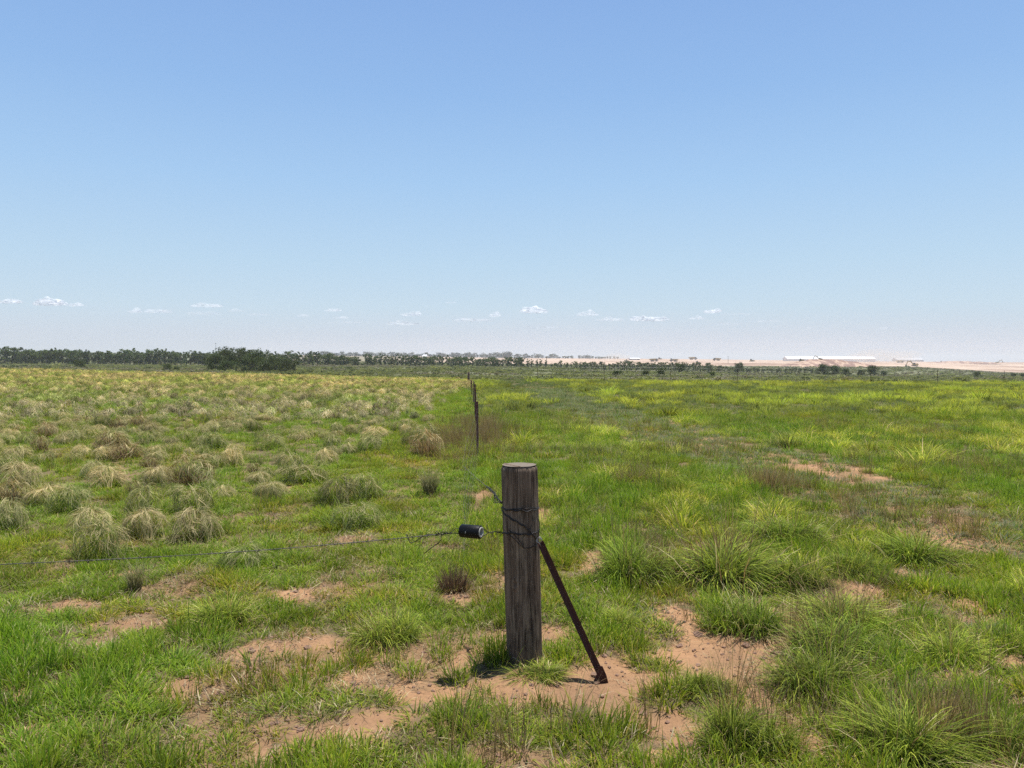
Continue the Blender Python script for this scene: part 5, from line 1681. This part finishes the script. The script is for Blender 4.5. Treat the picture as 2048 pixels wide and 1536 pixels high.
def truck_proto():
    root = bpy.data.objects.new('dump_truck', None)
    def part(m, nm, mat):
        o = m.build(nm, mat); C.objects.unlink(o); o.parent = root
    for x in (-2.6, -1.0, 2.6):
        for y in (-1.3, 0.8):
            m = MB(); m.prism([(x + 0.75 * math.cos(a), 0.75 + 0.75 * math.sin(a)) for a in np.linspace(0, 2 * math.pi, 14, endpoint=False)], y, y + 0.5); part(m, 'wheel', M_dk)
    m = MB(); m.box(-3.5, 4.0, -0.7, 0.7, 0.9, 1.25); part(m, 'chassis', M_dk)
    m = MB(); m.prism([(-4.3, 1.3), (1.3, 1.3), (1.8, 3.0), (-4.9, 2.6)], -1.4, 1.4); part(m, 'tipper_body', M_yel)
    m = MB(); m.box(2.0, 3.3, -1.1, 1.1, 1.26, 3.0, tx=0.15); part(m, 'cab', M_glass)
    m = MB(); m.prism([(3.31, 1.26), (4.5, 1.26), (4.5, 1.8), (3.31, 2.1)], -0.9, 0.9); part(m, 'bonnet', M_yel)
    return root
def dozer_proto():
    root = bpy.data.objects.new('bulldozer', None)
    def part(m, nm, mat):
        o = m.build(nm, mat); C.objects.unlink(o); o.parent = root
    for y in (-1.5, 0.9):
        m = MB(); m.prism([(-2.2, 0.4), (-1.8, 0.0), (1.8, 0.0), (2.2, 0.4), (1.6, 1.1), (-1.6, 1.1)], y, y + 0.6); part(m, 'track', M_dk)
    m = MB(); m.box(-1.8, 2.0, -0.85, 0.85, 0.6, 1.9); part(m, 'body', M_yel)
    m = MB(); m.box(-1.6, 0.1, -0.8, 0.8, 1.902, 3.1, tx=0.1, ty=0.06); part(m, 'cab', M_glass)
    m = MB(); m.prism([(2.9, 0.0), (3.2, 0.1), (3.0, 0.8), (3.2, 1.5), (2.95, 1.5)], -1.9, 1.9); m.box(2.02, 2.9, -0.9, -0.7, 0.4, 0.7); m.box(2.02, 2.9, 0.7, 0.9, 0.4, 0.7); part(m, 'blade', M_yel)
    return root
EX, EXD, TR, DZ = excavator_proto(True), excavator_proto(False), truck_proto(), dozer_proto()
def machine(P, px, py, rz, label, cat, s=1.0, D=None, name=None):
    if D is None: q = gpt(px, py)
    else: q = at(px, D)
    place(P, q, s, rz, label, cat, None, name or P.name)
machine(EXD, 1829, 0, math.pi, 'excavator working on the pale sand at the right with its arm lowered to the left', 'excavator', 1.15, D=760, name='excavator')
machine(EX, 1994, 0, 0, 'excavator on the right skyline with its arched boom raised', 'excavator', 1.2, D=1300, name='excavator')
q = at(1640, 640); 
place(EX, (q[0], q[1], q[2] + 5.3), 0.7, math.pi, 'small excavator on top of the brown spoil heap', 'excavator', None, 'excavator')
for px, D, rz, s, P, lab, cat in ((1308, 1000, 0.2, 1.3, TR, 'dump truck on the reddish ground just right of the white-roofed shed', 'dump truck'),
                               (1319, 1350, 0.1, 1.2, DZ, 'bulldozer on the skyline above the dump truck by the shed', 'bulldozer'),
                               (1347, 1000, math.pi, 1.2, TR, 'dump truck halfway down the reddish slope left of the skyline vehicles', 'dump truck'),
                               (1343, 1200, 0, 1.0, DZ, 'bulldozer just above the dump truck on the reddish slope', 'bulldozer'),
                               (1386, 1350, 0, 1.6, TR, 'large dump truck on the skyline in the middle of the bare ground', 'dump truck'),
                               (1395, 850, 0.3, 0.9, DZ, 'small dark bulldozer below the large skyline truck', 'bulldozer'),
                               (1433, 1200, math.pi, 1.4, TR, 'dump truck above the bare twiggy tree', 'dump truck'),
                               (1503, 1100, 0, 1.2, DZ, 'bulldozer left of the long white shed', 'bulldozer'),
                               (1254, 950, 0, 1.0, DZ, 'faint bulldozer in the dust below the white-roofed shed', 'bulldozer'),
                               (1800, 1150, 0, 1.2, TR, 'dusty dump truck right of the long white shed', 'dump truck'),
                               (1883, 1300, 0, 1.1, DZ, 'bulldozer on the skyline between the excavators', 'bulldozer')):
    machine(P, px, 0, rz, lab, cat, s, D=D, name=P.name)
q = at(1602, 640); place(DZ, (q[0], q[1], q[2] + 4.6), 0.7, 0, 'small bulldozer on the left shoulder of the spoil heap', 'bulldozer', None, 'bulldozer')

# ------------------------------------------------------------------ clouds (real volumes far beyond the haze)
def cloud_mat(dens):
    m, nt, out = new_mat('cloud_vapour')
    d = N(nt, 'ShaderNodeBsdfDiffuse'); d.inputs['Color'].default_value = (1, 1, 1, 1)
    t = N(nt, 'ShaderNodeBsdfTranslucent'); t.inputs['Color'].default_value = (1, 1, 1, 1)
    mx = N(nt, 'ShaderNodeMixShader'); mx.inputs[0].default_value = 0.5
    nt.links.new(d.outputs[0], mx.inputs[1]); nt.links.new(t.outputs[0], mx.inputs[2])
    tr = N(nt, 'ShaderNodeBsdfTransparent')
    lw = N(nt, 'ShaderNodeLayerWeight'); lw.inputs['Blend'].default_value = 0.5
    e = ramp(nt, lw.outputs['Facing'], [(0.25, dens), (0.9, 0.0)])
    tc = N(nt, 'ShaderNodeTexCoord'); mp = N(nt, 'ShaderNodeMapping'); mp.inputs['Scale'].default_value = (0.008, 0.008, 0.03)
    nt.links.new(tc.outputs['Object'], mp.inputs[0])
    e2 = ramp(nt, noise(nt, mp.outputs[0], 1.0, 5, 0.6), [(0.35, 0.15), (0.6, 1.0)])
    mu = N(nt, 'ShaderNodeMath', operation='MULTIPLY'); nt.links.new(e, mu.inputs[0]); nt.links.new(e2, mu.inputs[1])
    m2 = N(nt, 'ShaderNodeMixShader'); nt.links.new(mu.outputs[0], m2.inputs[0])
    nt.links.new(tr.outputs[0], m2.inputs[1]); nt.links.new(mx.outputs[0], m2.inputs[2])
    nt.links.new(m2.outputs[0], out.inputs['Surface'])
    return m
CM = [cloud_mat(0.55), cloud_mat(0.95), cloud_mat(0.28)]
clouds = [(20, 602, 44, 9, 1), (100, 605, 56, 13, 1), (150, 609, 24, 8, 0), (270, 622, 26, 7, 0), (318, 622, 46, 8, 0), (415, 611, 50, 7, 0), (405, 627, 56, 6, 2), (472, 621, 28, 5, 2),
          (515, 629, 30, 4, 2), (605, 631, 22, 5, 2), (665, 620, 26, 6, 0), (680, 635, 26, 5, 2), (825, 628, 40, 8, 0), (808, 647, 62, 6, 0), (945, 640, 70, 7, 0), (988, 630, 20, 8, 0),
          (900, 605, 20, 3, 2), (1068, 621, 50, 12, 1), (1173, 628, 36, 8, 0), (1218, 639, 50, 6, 0), (1300, 638, 62, 10, 1), (1395, 636, 24, 6, 0), (1425, 621, 28, 11, 1), (1470, 628, 60, 4, 2),
          (1450, 648, 50, 4, 2), (1530, 642, 50, 4, 2), (1616, 655, 14, 3, 2), (1767, 656, 14, 5, 2), (1080, 655, 60, 4, 2), (690, 645, 60, 4, 2)]
for i, (px, py, w, h, k) in enumerate(clouds):
    D = 12500.0
    c = pix(px, py, D); W = w / F * D; H = h / F * D
    g = np.random.default_rng(800 + i)
    bm = bmesh.new()
    bmesh.ops.create_icosphere(bm, subdivisions=4, radius=1.0)
    ph = g.random(6) * 10
    for v in bm.verts:
        x, y, z = v.co
        top = z > 0
        bump = float(vnoise(x * 2.6 + ph[0], y * 2.2 + z * 2.4 + ph[1])) - 0.4
        bump2 = float(vnoise(x * 6 + ph[2], z * 6 + y * 5 + ph[3])) - 0.5
        r = 1 + 0.9 * bump * (0.5 + 0.5 * top) + 0.35 * bump2
        env = 0.35 + 0.9 * float(vnoise(x * 1.6 + ph[4], ph[5]))
        v.co = Vector((x * r * W / 2, y * r * W / 2.6, z * (r * env * H * 0.85 if top else r * 0.22 * H)))
    me = bpy.data.meshes.new('cloud'); bm.to_mesh(me); bm.free(); me.materials.append(CM[k]); me.polygons.foreach_set('use_smooth', np.ones(len(me.polygons), dtype=bool))
    o = bpy.data.objects.new('cloud', me); C.objects.link(o); o.location = c - Vector((0, 0, H * 0.3))
    if k == 1: lab = {0: 'bright white cloud at the left edge low in the sky', 1: 'brightest puffy cloud near the left edge', 17: 'bright puffy cloud above the wooden post', 20: 'long bright cloud right of the middle', 22: 'compact bright cloud above the thin tree row at right'}.get(i, 'bright small cloud low over the horizon')
    else: lab = 'faint wisp of cloud low over the horizon'
    tag(o, lab, 'cloud', 'small clouds low over the horizon' )

# dust plume over the earthworks
def dust(px, D, w, h, dens, label):
    q = at(px, D); bm = bmesh.new(); bmesh.ops.create_icosphere(bm, subdivisions=3, radius=1.0)
    for v in bm.verts:
        r = 0.8 + 0.5 * float(vnoise(v.co.x * 2 + 3, v.co.z * 2 + v.co.y))
        v.co = Vector((v.co.x * w * r, v.co.y * w * 0.6 * r, v.co.z * h * r))
    me = bpy.data.meshes.new('dust_plume'); bm.to_mesh(me); bm.free()
    m, nt, out = new_mat('dust')
    v = N(nt, 'ShaderNodeVolumePrincipled'); v.inputs['Color'].default_value = (0.95, 0.84, 0.72, 1); v.inputs['Density'].default_value = dens
    nt.links.new(v.outputs[0], out.inputs['Volume']); me.materials.append(m)
    o = bpy.data.objects.new('dust_plume', me); C.objects.link(o); o.location = (q[0], q[1], q[2] + h * 0.5)
    tag(o, label, 'dust', kind='stuff')
dust(1760, 1050, 60, 12, 0.006, 'pale plume of dust drifting right of the long white shed')
dust(1232, 1050, 22, 7, 0.012, 'small dust cloud at the right end of the far gum trees')

# ------------------------------------------------------------------ haze
def haze():
    m, nt, out = new_mat('haze_air')
    v = N(nt, 'ShaderNodeVolumePrincipled'); v.inputs['Color'].default_value = (0.93, 0.95, 1.0, 1); v.inputs['Density'].default_value = 0.00022
    nt.links.new(v.outputs[0], out.inputs['Volume'])
    zs = []
    for o in [bpy.data.objects['ground']]:
        co = np.empty(len(o.data.vertices) * 3, dtype=np.float32); o.data.vertices.foreach_get('co', co); zs = co[2::3]
    b = MB(); b.box(-9100, 9100, -9100, 9100, float(zs.min()) - 1.5, max(45.0, float(zs.max()) + 2))
    o = b.build('haze', m)
    tag(o, 'thin pale haze lying over the whole plain', 'haze', kind='stuff')
haze()
